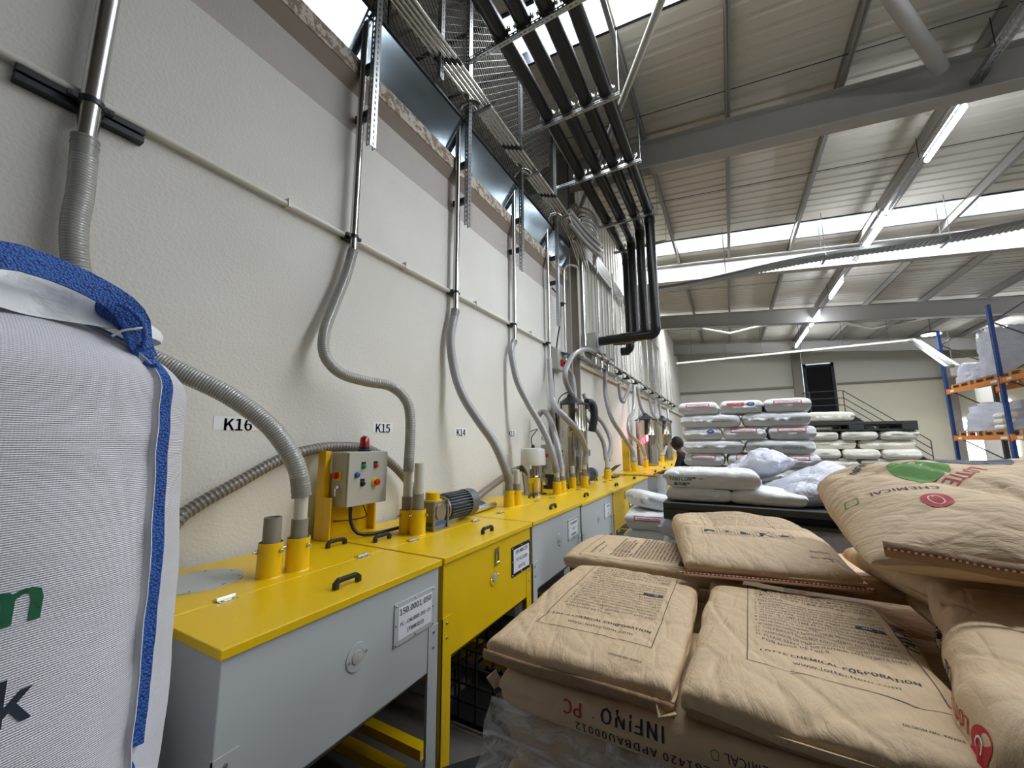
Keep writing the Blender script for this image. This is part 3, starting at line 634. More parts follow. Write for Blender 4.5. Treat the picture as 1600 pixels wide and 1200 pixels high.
def spout(x, y, z, parent, r=.056, h=.15, inner=None, clear=None):
    g = G(); g.lathe((x, y, z), (0,0,1), [(0, r+.004), (.006, r), (h, r), (h, r-.004), (.01, r-.004)], 28); sp = g.build('spout', 'yellow_paint', parent, smooth=30)
    for a in (.3, 2.4, 4.5): 
        g = G(); d = Vector((math.cos(a), math.sin(a), 0)); c = Vector((x, y, z+h-.035)); g.cyl(c+d*(r-.01), c+d*(r+.018), .006, 8); g.cyl(c+d*r, c+d*(r+.008), .011, 6)
        g.build('clamp_screw', 'zinc_screw', sp)
    g = G(); g.cyl((x, y, z+h-.045), (x, y, z+h-.04), r-.004, 20); g.build('spout_gasket', 'dark_void', sp)
    if inner: 
        g = G(); ri = r*.72; zt = z+inner; g.lathe((x, y, z+.03), (0,0,1), [(0, ri), (inner-.03, ri), (inner-.03, ri-.006), (inner-.09, ri-.006)], 24); g.build('inner_tube', 'pvc_grey', sp, smooth=30)
    if clear:
        g = G(); ri = r*.60; g.lathe((x, y, z+.05), (0,0,1), [(0, ri), (clear-.05, ri), (clear-.05, ri-.005)], 24); g.build('clear_tube', 'tube_clear', sp, smooth=30)
    return sp
def sign(parent, y0, y1, z0, z1, lines, x, dark=False):
    g = G(); g.box((x, y0, z0), (x+.006, y1, z1)); fr = g.build('sign_frame', 'dark_bracket' if dark else 'grey_paint', parent, bevel=.002)
    t = .022; g = G(); g.box((x+.005, y0+t, z0+t), (x+.0075, y1-t, z1-t)); g.build('sign_plate', 'sign_white', fr)
    g = G()
    for a in (y0+.01, (y0+y1)/2, y1-.01):
        for b in (z0+.01, z1-.01): g.lathe((x+.006, a, b), (1,0,0), [(0,.006),(.003,.005),(.005,.001)], 8)
    for a in (y0+.01, y1-.01): g.lathe((x+.006, a, (z0+z1)/2), (1,0,0), [(0,.006),(.003,.005),(.005,.001)], 8)
    g.build('rivet', 'zinc_screw', fr)
    g = G()
    for (s_, yc, zc, sz, b) in lines: flat_text(g, s_, (x+.0085, yc, zc), (0,1,0), (0,0,1), sz, b)
    g.build('sign_lettering', 'ink_black', fr)
def machine(y0, y1, zt, col, label, fx=LW, bx=LB, spouts=(), sgn=None, latch=False, sight=True, disc=False, handles=(), box_h=.47, legs=True, hinges=True, group='hopper machines along the wall'):
    th = thing('hopper_machine', label, 'hopper', ((fx+bx)/2, (y0+y1)/2, 0), group)
    e = .014; zl = zt-.032; bxm = bx+.02; g = G(); zb = zl-box_h
    ya, yb, xa, xb = y0+e, y1-e, bxm, fx-e
    cx, cy = (xa+xb)/2, (ya+yb)/2; q = .09
    ring = lambda x0, x1, u0, u1, z: [(x0,u0,z), (x1,u0,z), (x1,u1,z), (x0,u1,z)]
    g.add(ring(xa,xb,ya,yb,zl)+ring(xa,xb,ya,yb,zb)+ring(cx-q,cx+q,cy-q,cy+q,.26)+ring(cx-q,cx+q,cy-q,cy+q,.18), [(0,1,2,3)]+[(4*k+i, 4*k+(i+1)%4, 4*k+4+(i+1)%4, 4*k+4+i) for k in range(3) for i in range(4)]+[(12,13,14,15)])
    g.build('hopper_body', col, th, bevel=.004)
    # lid: fixed rear half and hinged front half with folded rims
    xs = bx+.60
    for nm, u0, u1 in (('rear_lid', bx, xs-.002), ('front_lid', xs+.002, fx)):
        g = G(); g.box((u0, y0+.003, zl), (u1, y1-.003, zt)); g.build(nm, 'yellow_paint', th, bevel=.004)
    if hinges:
        for yy in (y0+.21, y1-.16): hinge(xs, yy, zt, th)
    for hx, hy in handles: handle(hx, hy, zt, th)
    for s_ in spouts: spout(s_[0], s_[1], zt, th, *s_[2:])
    if legs:
        for (lx, ly, sx, sy) in ((xb, ya, -1, 1), (xb, yb, -1, -1), (xa, ya, 1, 1), (xa, yb, 1, -1)):
            g = G(); w_ = .075; t = .004; o_ = .0035
            X0, X1 = sorted((lx-sx*o_, lx-sx*o_+sx*w_)); Y0, Y1 = sorted((ly-sy*o_, ly-sy*o_+sy*w_))
            g.box((X0, *sorted((ly-sy*o_, ly-sy*(o_-t)))[:1], 0), (X1, sorted((ly-sy*o_, ly-sy*(o_-t)))[1], .80)); a_, b_ = sorted((lx-sx*o_, lx-sx*(o_-t))); g.box((a_, Y0, 0), (b_, Y1, .80))
            lg = g.build('leg', col, th)
            g = G()
            for zz in (.70, .77):
                g.lathe((lx-sx*o_, (Y0+Y1)/2, zz), (-sx,0,0), [(0,.007),(.004,.007),(.006,.002)], 8); g.lathe(((X0+X1)/2, ly-sy*o_, zz), (0,-sy,0), [(0,.007),(.004,.007),(.006,.002)], 8)
            g.build('bolt', 'zinc_screw', lg)
        for q_ in (ya+.03, yb-.09): g = G(); g.box((xa, q_, .08), (xb-.15, q_+.06, .13)); g.build('base_rail', 'yellow_paint', th)
    X = fx-e
    if sight:
        yy, zz = y0+(y1-y0)*.50, zl-.21
        g = G(); g.lathe((X, yy, zz), (1,0,0), [(0,.052),(.004,.052),(.005,.03),(.003,.028)], 28); sg = g.build('sight_glass_ring', col, th, smooth=30)
        g = G(); g.lathe((X+.003, yy, zz), (1,0,0), [(0,.028),(.004,.026),(.006,.015)], 20); g.build('sight_glass', 'cabinet_grey', sg, smooth=30)
        g = G()
        for a in (-1, 1): g.lathe((X+.004, yy+a*.04, zz+a*.006), (1,0,0), [(0,.006),(.004,.004)], 8)
        g.build('screw', 'zinc_screw', sg)
    if latch:
        yy, zz = y0+(y1-y0)*.515, zl-.09
        g = G(); g.box((X, yy-.018, zz-.055), (X+.006, yy+.018, zz+.05)).box((X+.006, yy-.011, zz-.03), (X+.02, yy+.011, zz+.035)).cyl((X+.014, yy-.014, zz-.035), (X+.014, yy+.014, zz-.035), .01, 10).tube([(X+.016, yy-.01, zz+.02), (X+.018, yy-.01, zz+.06), (X+.018, yy+.01, zz+.06), (X+.016, yy+.01, zz+.02)], .003, 6)
        g.build('latch', 'chrome', th, bevel=.002)
    if disc:
        g = G(); g.lathe((bx+.27, y0+.26, zt), (0,0,1), [(0,.165),(.004,.165),(.004,.02)], 40); dc = g.build('inspection_cover', 'grey_paint', th, smooth=30)
        g = G()
        for k in range(8): a = k*PI/4+.2; g.lathe((bx+.27+.15*math.cos(a), y0+.26+.15*math.sin(a), zt+.004), (0,0,1), [(0,.006),(.004,.004)], 8)
        g.build('screw', 'zinc_screw', dc)
    if sgn: sign(th, *sgn, X, dark=(col == 'yellow_paint'))
    return th
k16 = machine(.68, 1.705, 1.10, 'grey_paint', 'nearest hopper machine beside the white bulk bag, grey body, sign 150.0001.050', spouts=((-1.885, 1.125, .052, .15, .26), (-1.865, 1.245, .052, .15, .235, .38)), disc=True,
    handles=((-1.47, 1.215), (-2.07, 1.62)), sgn=(1.385, 1.655, .805, .985, (('150.0001.050', 1.52, .945, .037, .02), ('PC - CALIBRE 201 -15', 1.52, .892, .0225, .02), ('(TRINSEO)', 1.52, .855, .024, .02))))
k15 = machine(1.715, 2.765, 1.10, 'yellow_paint', 'yellow-bodied hopper machine carrying the control cabinet, second along the wall', spouts=((-1.955, 2.075, .052, .15, .235, .46), (-1.85, 2.065, .052, .16, .26, .46)), latch=True,
    handles=((-1.47, 2.325), (-1.93, 1.84)), sgn=(2.46, 2.74, .79, .985, (('150.0001.279', 2.60, .945, .031, .02), ('PC-SC-1220R', 2.60, .893, .029, .02), ('(LOTTE)', 2.60, .842, .029, .02))))
k14 = machine(2.775, 3.89, 1.10, 'grey_paint', 'grey hopper machine next after the yellow-bodied one with the gear motor', spouts=((-1.85, 3.30, .052, .15, .235, .3), (-1.84, 3.43, .05, .14, .2, .33)), handles=((-1.45, 3.40), (-2.0, 2.93)), sgn=(3.52, 3.80, .80, .985, (('150.0001.050', 3.66, .945, .03, .02), ('PC 15', 3.66, .893, .026, .02), ('(SIDERSAN)', 3.66, .845, .026, .02))))
k13 = machine(3.90, 5.11, 1.085, 'grey_paint', 'grey hopper machine carrying the small vacuum loader, fourth along the wall', spouts=((-1.82, 4.40, .052, .15, .2, .3), (-1.82, 4.56, .05, .15, .2, .3)), handles=((-1.47, 4.40), (-1.95, 3.98), (-1.9, 4.93)), sgn=(4.72, 5.0, .79, .975, (('150.0001', 4.86, .93, .03, .02), ('PC', 4.86, .885, .026, .02), ('(LOTTE)', 4.86, .84, .026, .02))))
k12 = machine(5.12, 6.33, 1.07, 'yellow_paint', 'yellow-bodied hopper machine in front of the tall stainless vessel', spouts=((-1.92, 5.19, .05, .15, .2, .3), (-1.80, 5.34, .052, .16, .25, .35)), latch=True, handles=((-1.47, 5.75),), sgn=(6.0, 6.26, .74, .95, (('150.0001', 6.13, .905, .03, .02), ('PC', 6.13, .86, .03, .02))))
k11 = machine(6.34, 7.55, 1.065, 'grey_paint', 'grey hopper machine with a black folder lying on it, last before the gap', spouts=((-1.86, 6.72, .06, .17, .2, .35),), handles=((-1.47, 6.95), (-1.95, 6.35)))
ys_ = 8.12
ordn = ['first', 'second', 'third', 'fourth', 'fifth', 'sixth', 'last']
far_y = [8.85, 10.15, 11.5, 12.85, 14.15, 15.5, 16.75]
for i in range(7):
    y0 = 8.12+1.3*i
    machine(y0, y0+1.29, 1.055, 'grey_paint' if i % 2 == 0 else 'yellow_paint', 'hopper machine past the gap in the row, %s of the far group' % ordn[i], fx=-1.28, bx=-2.15,
        spouts=((-1.86, far_y[i], .06, .2, .22, .3),), handles=((-1.42, y0+.65),), sight=False, hinges=i < 2, legs=True)
# under the second hopper
cr = thing('wire_crate', 'black grid-sided crate standing on the floor under the yellow-bodied hopper', 'crate', (-1.45, 2.45, 0))
g = G()
for z in (.02, .12, .22, .32, .42):
    for (a, b) in (((-1.72, 2.2), (-1.22, 2.2)), ((-1.22, 2.2), (-1.22, 2.72)), ((-1.22, 2.72), (-1.72, 2.72)), ((-1.72, 2.72), (-1.72, 2.2))): g.bar((*a, z), (*b, z), .012, .012)
for k in range(5):
    x, y = -1.72+.125*k, 2.2+.13*k
    for (a, b) in ((x, 2.2), (x, 2.72), (-1.22, y), (-1.72, y)): g.bar((a, b, .02), (a, b, .42), .012, .012, (1,0,0))
g.build('grid', 'black_plastic', cr)
g = G(); g.box((-1.72, 2.2, 0), (-1.22, 2.72, .015)); g.build('base', 'black_plastic', cr)
g = G(); g.bar((-1.62, 1.3, .09), (-.62, 2.55, .09), .16, .06); tag(g.build('pallet_truck_fork', 'dark_bracket', bevel=.01), 'dark steel fork bar lying on the floor between hoppers and brown sacks', 'fork')
# black open folder on K11
g = G(); c = at(955, 733, 'z', 1.12); g.box((-2.0, 6.95, 1.2), (-1.75, 7.35, 1.21), Matrix.Rotation(R(-38), 3, 'Y')).box((-2.02, 6.97, 1.07), (-1.80, 7.33, 1.082))
tag(g.build('folder', 'black_plastic', bevel=.003), 'black folder propped open on the hopper lid before the gap', 'folder')

# ------------------------------------------------------------------ hoses
def hose(name, pts, r, m_, label, rib=None, sp=.02, seg=14, cuff=None, group=None):
    """pts: (px, py, x) the hose's course over planes at distance x from the camera's line"""
    P = [at(a, b, 'x', x) if len(p_) == 3 and abs(a) > 5 else Vector(p_) for p_ in pts for a, b, x in [p_]]
    th = thing(name, label, 'hose', P[-1], group); g = G()
    g.tube(P, r, seg, spacing=sp, rib=rib); g.build('hose', m_, th, smooth=60)
    if cuff:
        Q = smooth_path(P, .02)
        for q0, q1, nm in ((Q[0], Q[min(4, len(Q)-1)], 'upper_cuff'), (Q[-1], Q[-5], 'lower_cuff')):
            g = G(); d = (q1-q0); L = d.length; g.lathe(q0, d, [(0, r*1.06), (.010, r*1.06), (.010, r*1.02), (.03, r*1.02), (.03, r*1.06), (.038, r*1.06), (.038, r*1.02), (L, r*1.02)], 18); g.build(nm, cuff, th, smooth=30)
    return th
HX = -2.335
hose('suction_hose', [(-2.335,.45,3.0), (126, 300, HX), (116, 360, HX), (122, 430, HX), (150, 495, -2.30), (215, 548, -2.24), (290, 585, -2.17), (360, 620, -2.08), (420, 665, -1.98), (455, 712, -1.90), (468, 745, -1.87), (-1.865,1.245,1.44)], .043, 'hose_clear',
     'nearest ribbed grey hose curving from the left pipe down to the K16 hopper', rib=(.012, .0016), sp=.0035, seg=16, cuff='hose_wire')
hose('suction_hose', [(-2.34,1.83,3.1), (541, 430, -2.34), (522, 478, -2.33), (507, 520, -2.3), (508, 556, -2.27), (532, 583, -2.22), (572, 596, -2.15), (608, 603, -2.08), (632, 622, -2.01), (641, 655, -1.97), (-1.955,2.075,1.50)], .035, 'hose_clear',
     'S-shaped ribbed grey hose from the second wall pipe down to the K15 hopper', rib=(.012, .0013), sp=.0035, seg=14, cuff='hose_wire')
hose('suction_hose', [(-2.34,3.08,3.02), (704, 530, -2.34), (710, 580, -2.3), (724, 620, -2.2), (748, 658, -2.07), (772, 692, -1.95), (788, 728, -1.87), (-1.85,3.30,1.34)], .042, 'hose_far', 'smooth grey hose sweeping from the third wall pipe to the K14 hopper', sp=.03, cuff='hose_wire')
hose('suction_hose', [(-2.34,4.33,2.98), (799, 550, -2.33), (808, 595, -2.25), (826, 632, -2.12), (848, 670, -1.97), (862, 705, -1.87), (-1.82,4.40,1.34)], .04, 'hose_far', 'grey hose sweeping from the fourth wall pipe to the K13 hopper', sp=.03, cuff='hose_wire')
hose('suction_hose', [(838, 652, -2.3), (850, 643, -2.2), (862, 662, -2.05), (871, 695, -1.9), (-1.82,4.56,1.36)], .037, 'hose_far', 'grey hose arching over beside the loader down to the second K13 spout', sp=.03)
hose('suction_hose', [(-2.34,5.45,2.95), (861, 600, -2.25), (866, 632, -2.0), (882, 651, -1.83), (903, 674, -1.78), (915, 703, -1.77), (-1.79,5.34,1.4)], .04, 'hose_far', 'grey hose crossing in front of the tall stainless vessel to the K12 hopper', sp=.03)
hose('suction_hose', [(-2.34,6.15,2.95), (895, 590, -2.28), (902, 635, -2.15), (925, 663, -2.02), (942, 690, -1.92), (-1.87,6.70,1.38)], .036, 'hose_far', 'left one of the two hoses joining at the K11 hopper spout', sp=.04)
hose('suction_hose', [(912, 615, -2.2), (922, 640, -2.12), (942, 662, -2.0), (954, 690, -1.88), (-1.85,6.76,1.38)], .036, 'hose_far', 'right one of the two hoses joining at the K11 hopper spout', sp=.04)
hose('suction_hose', [(932, 550, -2.16), (915, 546, -2.13), (898, 553, -2.10), (886, 572, -2.08), (883, 590, -2.08), (888, 606, -2.10), (896, 622, -2.10)], .04, 'hose_far', 'blue-grey hose arching from the tall vessel lid up to the ledge valve', sp=.03)
S = [([(946, 572, -2.24), (946, 615, -2.2), (955, 652, -2.1), (972, 680, -2.0), (988, 705, -1.9), (992, 722, -1.86)], 'first hopper past the gap'),
     ([(967, 600, -2.2), (970, 622, -2.15), (974, 628, -2.1), (980, 615, -2.1), (985, 602, -2.16)], 'loop hanging under the ledge pipe'),
     ([(991, 604, -2.15), (990, 640, -2.1), (983, 655, -2.1), (984, 678, -2.02), (1000, 694, -1.92), (1008, 712, -1.86)], 'second hopper past the gap'),
     ([(996, 606, -2.15), (1001, 635, -2.1), (1010, 650, -2.0), (1018, 655, -1.98)], 'lid of the vessel past the gap'),
     ([(1000, 640, -2.2), (1002, 672, -2.1), (1020, 683, -2.0), (1024, 705, -1.86)], 'third hopper past the gap'),
     ([(1014, 622, -2.15), (1019, 645, -2.1), (1026, 655, -2.0)], 'right side of the vessel lid past the gap'),
     ([(1024, 625, -2.15), (1026, 655, -2.05), (1040, 670, -1.95), (1043, 690, -1.9), (1036, 712, -1.86)], 'fourth hopper past the gap'),
     ([(1030, 632, -2.15), (1034, 655, -2.05), (1043, 668, -2.0)], 'lid of the farther vessel'),
     ([(1043, 640, -2.15), (1046, 672, -2.0), (1047, 695, -1.9), (1044, 710, -1.86)], 'fifth hopper past the gap')]
for pts, nm in S: hose('suction_hose', pts, .045, 'hose_far', 'far grey hose leading to the '+nm if 'loop' not in nm else 'far grey hose in a '+nm, sp=.08, seg=10)
# darker return hose along the wall
hose('return_hose', [(-2.2,.55,.9), (262, 830, -2.3), (300, 795, -2.33), (370, 755, -2.34), (440, 717, -2.35), (490, 702, -2.35), (530, 698, -2.35), (575, 702, -2.34), (612, 725, -2.33), (640, 757, -2.30), (655, 790, -2.24)], .033, 'hose_dark',
     'dark ribbed hose lying in an arc against the wall behind the control cabinet', rib=(.024, .0014), sp=.006, seg=14)
hose('return_hose', [(735, 790, -2.2), (752, 772, -2.25), (778, 752, -2.28), (800, 737, -2.26), (822, 729, -2.18)], .036, 'hose_dark', 'dark hose rising from behind the K14 spouts into the vacuum loader', sp=.03)
hose('return_hose', [(-1.95,.60,1.0), (-1.75,.60,.93), (-1.60,.60,.75), (-1.54,.6,.5), (-1.58,.60,.25), (-1.75,.60,.06)], .045, 'hose_black', 'thick black ribbed hose curling down between the bulk bag and nearest hopper', rib=(.026, .003), sp=.006, seg=16)

# ------------------------------------------------------------------ control cabinet on the second hopper
cc = thing('control_cabinet', 'grey control cabinet with coloured buttons on a yellow stand, red beacon on top', 'control cabinet', (-2.2, 1.86, 1.1))
g = G(); g.box((-2.335, 1.655, 1.10), (-2.262, 1.695, 1.645)).box((-2.335, 1.695, 1.10), (-2.30, 2.07, 1.5)).box((-2.30, 2.05, 1.10), (-2.24, 2.065, 1.36)).box((-2.262, 1.655, 1.10), (-2.19, 1.665, 1.36)); g.build('stand', 'yellow_paint', cc, bevel=.002)
g = G(); g.box((-2.26, 1.70, 1.30), (-2.115, 2.022, 1.64)); bx_ = g.build('housing', 'cabinet_grey', cc, bevel=.006)
g = G(); g.box((-2.112, 1.702, 1.303), (-2.10, 2.02, 1.637)); dr = g.build('door', 'cabinet_grey', cc, bevel=.003)
def button(y, z, m_, r=.011, plate=True, proud=.018):
    g = G()
    if plate: g.box((-2.1, y-.017, z-.014), (-2.098, y+.017, z+.030)); o = g.build('button_plate', 'black_plastic', dr); g = G()
    g.lathe((-2.1, y, z), (1,0,0), [(0, r+.005), (.005, r+.005), (.006, r), (proud, r), (proud+.002, r*.8)], 18); return g.build('button', m_, dr, smooth=30)
button(1.815, 1.545, 'green_plastic'); button(1.915, 1.545, 'red_plastic'); button(1.765, 1.495, 'blue_plastic', .014, False); button(1.812, 1.438, 'black_plastic', .012); 
g = G(); g.lathe((-2.1, 1.915, 1.44), (1,0,0), [(0,.028),(.008,.028),(.009,.02)], 22); g.build('emergency_collar', 'yellow_plastic', dr, smooth=30)
g = G(); g.lathe((-2.092, 1.915, 1.44), (1,0,0), [(0,.012),(.012,.012),(.013,.021),(.022,.021),(.024,.016)], 22); g.build('emergency_button', 'red_plastic', dr, smooth=30)
g = G(); g.box((-2.215, 1.688, 1.465), (-2.16, 1.699, 1.52)); g.build('switch_plate', 'yellow_plastic', bx_)
g = G(); g.lathe((-2.19, 1.69, 1.493), (0,-1,0), [(0,.022),(.012,.022),(.013,.012)], 18).box((-2.195, 1.662, 1.475), (-2.185, 1.68, 1.511)); g.build('main_switch', 'red_plastic', bx_, smooth=30)
g = G(); g.lathe((-2.18, 1.70, 1.42), (0,-1,0), [(0,.012),(.012,.012),(.013,.006)], 14).box((-2.186, 1.675, 1.37), (-2.176, 1.682, 1.415)); g.build('key_switch', 'chrome', bx_, smooth=30)
bc = thing('beacon', 'red warning beacon on a black foot on top of the control cabinet', 'beacon', (-2.17, 1.875, 1.64))
g = G(); g.lathe((-2.17, 1.875, 1.64), (0,0,1), [(0,.042),(.012,.042),(.018,.034),(.03,.034)], 24); g.build('foot', 'black_plastic', bc, smooth=30)
g = G(); g.lathe((-2.17, 1.875, 1.67), (0,0,1), [(0,.034),(.012,.032),(.05,.031),(.064,.026),(.074,.014),(.077,.002)], 28); g.build('dome', 'beacon_red', bc, smooth=50)
g = G(); g.tube([(-2.16,1.78,1.31), (-2.15,1.78,1.2), (-2.12,1.81,1.13), (-2.08,1.88,1.115), (-2.04,1.98,1.12), (-1.99,2.10,1.135), (-1.97,2.2,1.14)], .011, 10, spacing=.03); tag(g.build('power_cable', 'black_plastic', smooth=True), 'black cable looping from under the control cabinet to the gear motor', 'cable')
g = G(); g.tube([(-2.2,1.9,1.31), (-2.2,1.93,1.25), (-2.22,1.96,1.2), (-2.26,1.85,1.19), (-2.28,1.75,1.2)], .004, 8, spacing=.02); tag(g.build('thin_cable', 'black_plastic', smooth=True), 'thin black cables hanging behind the control cabinet stand', 'cable')

# ------------------------------------------------------------------ gear motors
def gear_motor(o, s, label):
    x, y, z = o; th = thing('gear_motor', label, 'motor', o); q = lambda a, b, c: (x+a*s, y+b*s, z+c*s)
    g = G(); g.box(q(-.06,-.055,0), q(.06,.06,.006)).box(q(-.048,-.045,.006), q(.048,.05,.02)); g.build('foot_plate', 'cast_alu', th, bevel=.002)
    g = G(); g.box(q(-.05,-.04,.02), q(.05,.04,.035)); g.build('blue_base', 'blue_plastic', th, bevel=.002)
    g = G(); g.box(q(-.045,-.045,.035), q(.045,.045,.125)).lathe(q(0,0,.08), (1,0,0), [(-.055*s,.02*s),(-.055*s,.036*s),(.055*s,.036*s),(.055*s,.02*s)], 24).lathe(q(0,.04,.08), (0,1,0), [(0,.045*s),(.02*s,.045*s),(.022*s,.058*s),(.034*s,.058*s)], 24)
    for a in (-.052,.052):
        for b in (-.05,.05): g.cyl(q(a,b,0), q(a,b,.13), .0065*s, 8)
    gx = g.build('gearbox', 'cast_alu', th, smooth=30, bevel=.0015)
    g = G(); g.lathe(q(0,0,.125), (0,0,1), [(0,.045*s),(.006*s,.045*s),(.007*s,.034*s),(.04*s,.034*s),(.043*s,.03*s)], 26); g.build('yellow_cap', 'yellow_paint', th, smooth=30)
    g = G(); r = .058*s; L0, L1 = .078*s, .255*s
    g.lathe((x, y, z+.085*s), (0,1,0), [(L0, r*.85), (L1, r*.85)], 28)
    for k in range(26):
        a = 2*PI*k/26; d = Vector((math.cos(a), 0, math.sin(a))); g.bar(Vector((x,y,z+.085*s))+d*r*.98+Vector((0,L0,0)), Vector((x,y,z+.085*s))+d*r*.98+Vector((0,L1,0)), .0035*s, .018*s, d)
    g.build('finned_housing', 'motor_grey', th)
    g = G(); g.lathe((x, y, z+.085*s), (0,1,0), [(L1-.012*s, r*.9),(L1-.012*s, r*1.18),(L1+.05*s, r*1.18),(L1+.058*s, r*1.0),(L1+.060*s, r*.3)], 30); g.build('fan_cover', 'motor_grey', th, smooth=30)
    return th
gear_motor((-1.88, 2.245, 1.10), 1.5, 'grey finned gear motor with a yellow cap on the second hopper lid')
gear_motor((-1.93, 5.62, 1.07), 1.5, 'round finned gear motor with a small yellow cap behind the K12 spouts')
# bits lying behind the K14 spouts
fl = G(); random.seed(3)
def crum(u, v):
    a, b = u*.28-.14, v*.5-.25; h = max(0, 1-(abs(a)/.14)**3)*max(0, 1-(abs(b)/.25)**3)
    return Vector((-2.1+a, 3.02+b, 1.105+h*(.05+.045*noise.noise(Vector((a*18, b*14, 1)))+.02*noise.noise(Vector((a*50, b*40, 4))))))
fl.grid(crum, 30, 44); tag(fl.build('plastic_film_bundle', 'blue_film', smooth=60), 'crumpled dark blue plastic film lying behind the gear motor', 'film')
g = G(); g.tube([(-1.93, 2.62, 1.13), (-1.93, 2.9, 1.13), (-1.95, 3.2, 1.135)], .026, 16, spacing=.1); tag(g.build('loose_pipe', 'steel_tube', smooth=True), 'short silver pipe lying on the hopper lid beside the gear motor', 'pipe')

# ------------------------------------------------------------------ vacuum loader, second cabinet, tall vessels
ld = thing('vacuum_loader', 'small stainless vacuum loader with a white cap standing on the K13 hopper', 'vacuum loader', (-2.08, 4.30, 1.085))
g = G(); o = (-2.08, 4.30, 1.085); g.lathe(o, (0,0,1), [(0,.16),(.01,.16),(.012,.12),(.05,.115),(.13,.125),(.20,.135),(.205,.142),(.215,.142),(.22,.138),(.34,.138)], 32); g.build('body', 'stainless', ld, smooth=30)
g = G(); g.lathe((o[0], o[1], 1.425), (0,0,1), [(0,.148),(.01,.15),(.02,.15),(.16,.146),(.19,.136),(.197,.10),(.2,.01)], 32); g.build('cap', 'loader_cap', ld, smooth=30)
g = G(); g.lathe((o[0], o[1], 1.625), (0,0,1), [(0,.022),(.035,.02),(.04,.01)], 14); g.build('cable_gland', 'black_plastic', ld, smooth=30)
g = G(); g.tube([(o[0],o[1]-.02,1.66), (o[0],o[1]-.04,1.74), (o[0],o[1]+.1,1.83), (o[0]-.1,o[1]+.35,1.86), (WX+.02,o[1]+.6,1.84)], .006, 8, spacing=.03); g.build('cable', 'black_plastic', ld, smooth=True)
g = G()
for a in (0.3, 1.7, 3.4, 5.0): d = Vector((math.cos(a), math.sin(a), 0)); c = Vector((o[0], o[1], 1.405)); g.box(c+d*.145-Vector((.012,.012,.02)), c+d*.145+Vector((.012,.012,.03)))
g.box((o[0]+.13, o[1]-.03, 1.2), (o[0]+.17, o[1]+.03, 1.28)); g.build('toggle_clip', 'chrome', ld)
sc2 = thing('small_control_box', 'small grey control box with red and orange knobs behind the K13 spouts', 'control box', (-2.1, 4.95, 1.3))
g = G(); g.box((-2.2, 4.78, 1.28), (-2.02, 5.08, 1.66)); g.build('housing', 'cabinet_grey', sc2, bevel=.006)
g = G(); g.lathe((-2.11, 4.78, 1.52), (0,-1,0), [(0,.025),(.02,.025)], 14); g.build('knob', 'red_plastic', sc2)
g = G(); g.lathe((-2.02, 4.98, 1.40), (1,0,0), [(0,.02),(.02,.02)], 14).lathe((-2.02, 5.04, 1.40), (1,0,0), [(0,.014),(.02,.014)], 14); g.build('knob', 'rack_orange', sc2)
g = G(); g.lathe((-2.02, 4.94, 1.56), (1,0,0), [(0,.02),(.02,.02)], 14).box((-2.02, 5.0, 1.54), (-2.01, 5.04, 1.60)); g.build('switch', 'black_plastic', sc2)
g = G(); g.box((-2.2,4.85,1.09), (-2.06,4.95,1.28)); g.build('stand', 'dark_bracket', sc2)
def vessel(x, y, r, z0, z1, label):
    th = thing('stainless_vessel', label, 'vessel', (x, y, z0)); H = z1-z0
    g = G(); g.lathe((x, y, z0), (0,0,1), [(0, r*.9),(.02, r),(H*.38, r),(H*.38, r*1.07),(H*.40, r*1.07),(H*.40, r),(H*.66, r),(H*.67, r*1.02),(H*.68, r),(H, r)], 36); g.build('body', 'stainless', th, smooth=30)
    g = G(); g.lathe((x, y, z1), (0,0,1), [(0, r*1.08),(.02, r*1.08),(.025, r*1.0),(.14, r*.3),(.16, r*.28),(.2, r*.12)], 32); g.build('lid', 'dark_bracket', th, smooth=30)
    g = G()
    for a in (.2, 1.5, 2.8, 4.2, 5.4):
        d = Vector((math.cos(a), math.sin(a), 0))
        for h in (H*.39, H-.02): c = Vector((x, y, z0+h))+d*r*1.06; g.box(c-Vector((.02,.02,.04)), c+Vector((.02,.02,.05)))
    g.build('toggle_clip', 'chrome', th)
    g = G(); g.tube([(x+.05,y,z1+.17), (x-.02,y-.1,z1+.2), (x-.12,y-.2,z1+.1), (x-.14,y-.22,z1-.1)], .008, 8, spacing=.03); g.build('lid_cable', 'black_plastic', th, smooth=True)
    return th
vessel(-2.10, 5.72, .225, 1.07, 2.24, 'tall stainless vacuum vessel with a conical lid by the grey column')
vessel(-1.98, 11.15, .27, 1.055, 2.25, 'stainless vessel past the gap in the row of hoppers')
vessel(-1.98, 14.3, .26, 1.055, 2.35, 'farthest stainless vessel, above the white sacks and the person')
g = G(); g.tube([(-1.92,5.9,2.3), (-1.86,6.0,2.28), (-1.84,6.02,2.1), (-1.88,6.0,1.85)], .06, 14, spacing=.03); tag(g.build('filter_duct', 'dark_bracket', smooth=True), 'bent dark duct at the right side of the tall vessel', 'duct')
# far yellow cabinet stands and red lamp
for y0, nm in ((8.95, 'first hopper past the gap'), (12.0, 'far stainless vessel')):
    g = G(); g.box((-2.13, y0, 1.06), (-1.98, y0+.10, 1.72)); tag(g.build('yellow_stand', 'yellow_paint'), 'yellow upright stand on the lid by the '+nm, 'stand')
g = G(); q = at(1005, 690, 'x', -2.0); g.lathe(q, (0,0,1), [(-.04,.045),(.0,.045),(.06,.04),(.09,.02)], 18)
tag(g.build('beacon', 'beacon_lit', smooth=30), 'glowing red warning lamp among the far hoses', 'beacon')
L = bpy.data.lights.new('beacon_glow', 'POINT'); L.energy = 3; L.color = (1, .08, .12); L.shadow_soft_size = .08; lo = bpy.data.objects.new('beacon_glow', L); COL.objects.link(lo); lo.location = q+Vector((.12, -.02, .04))

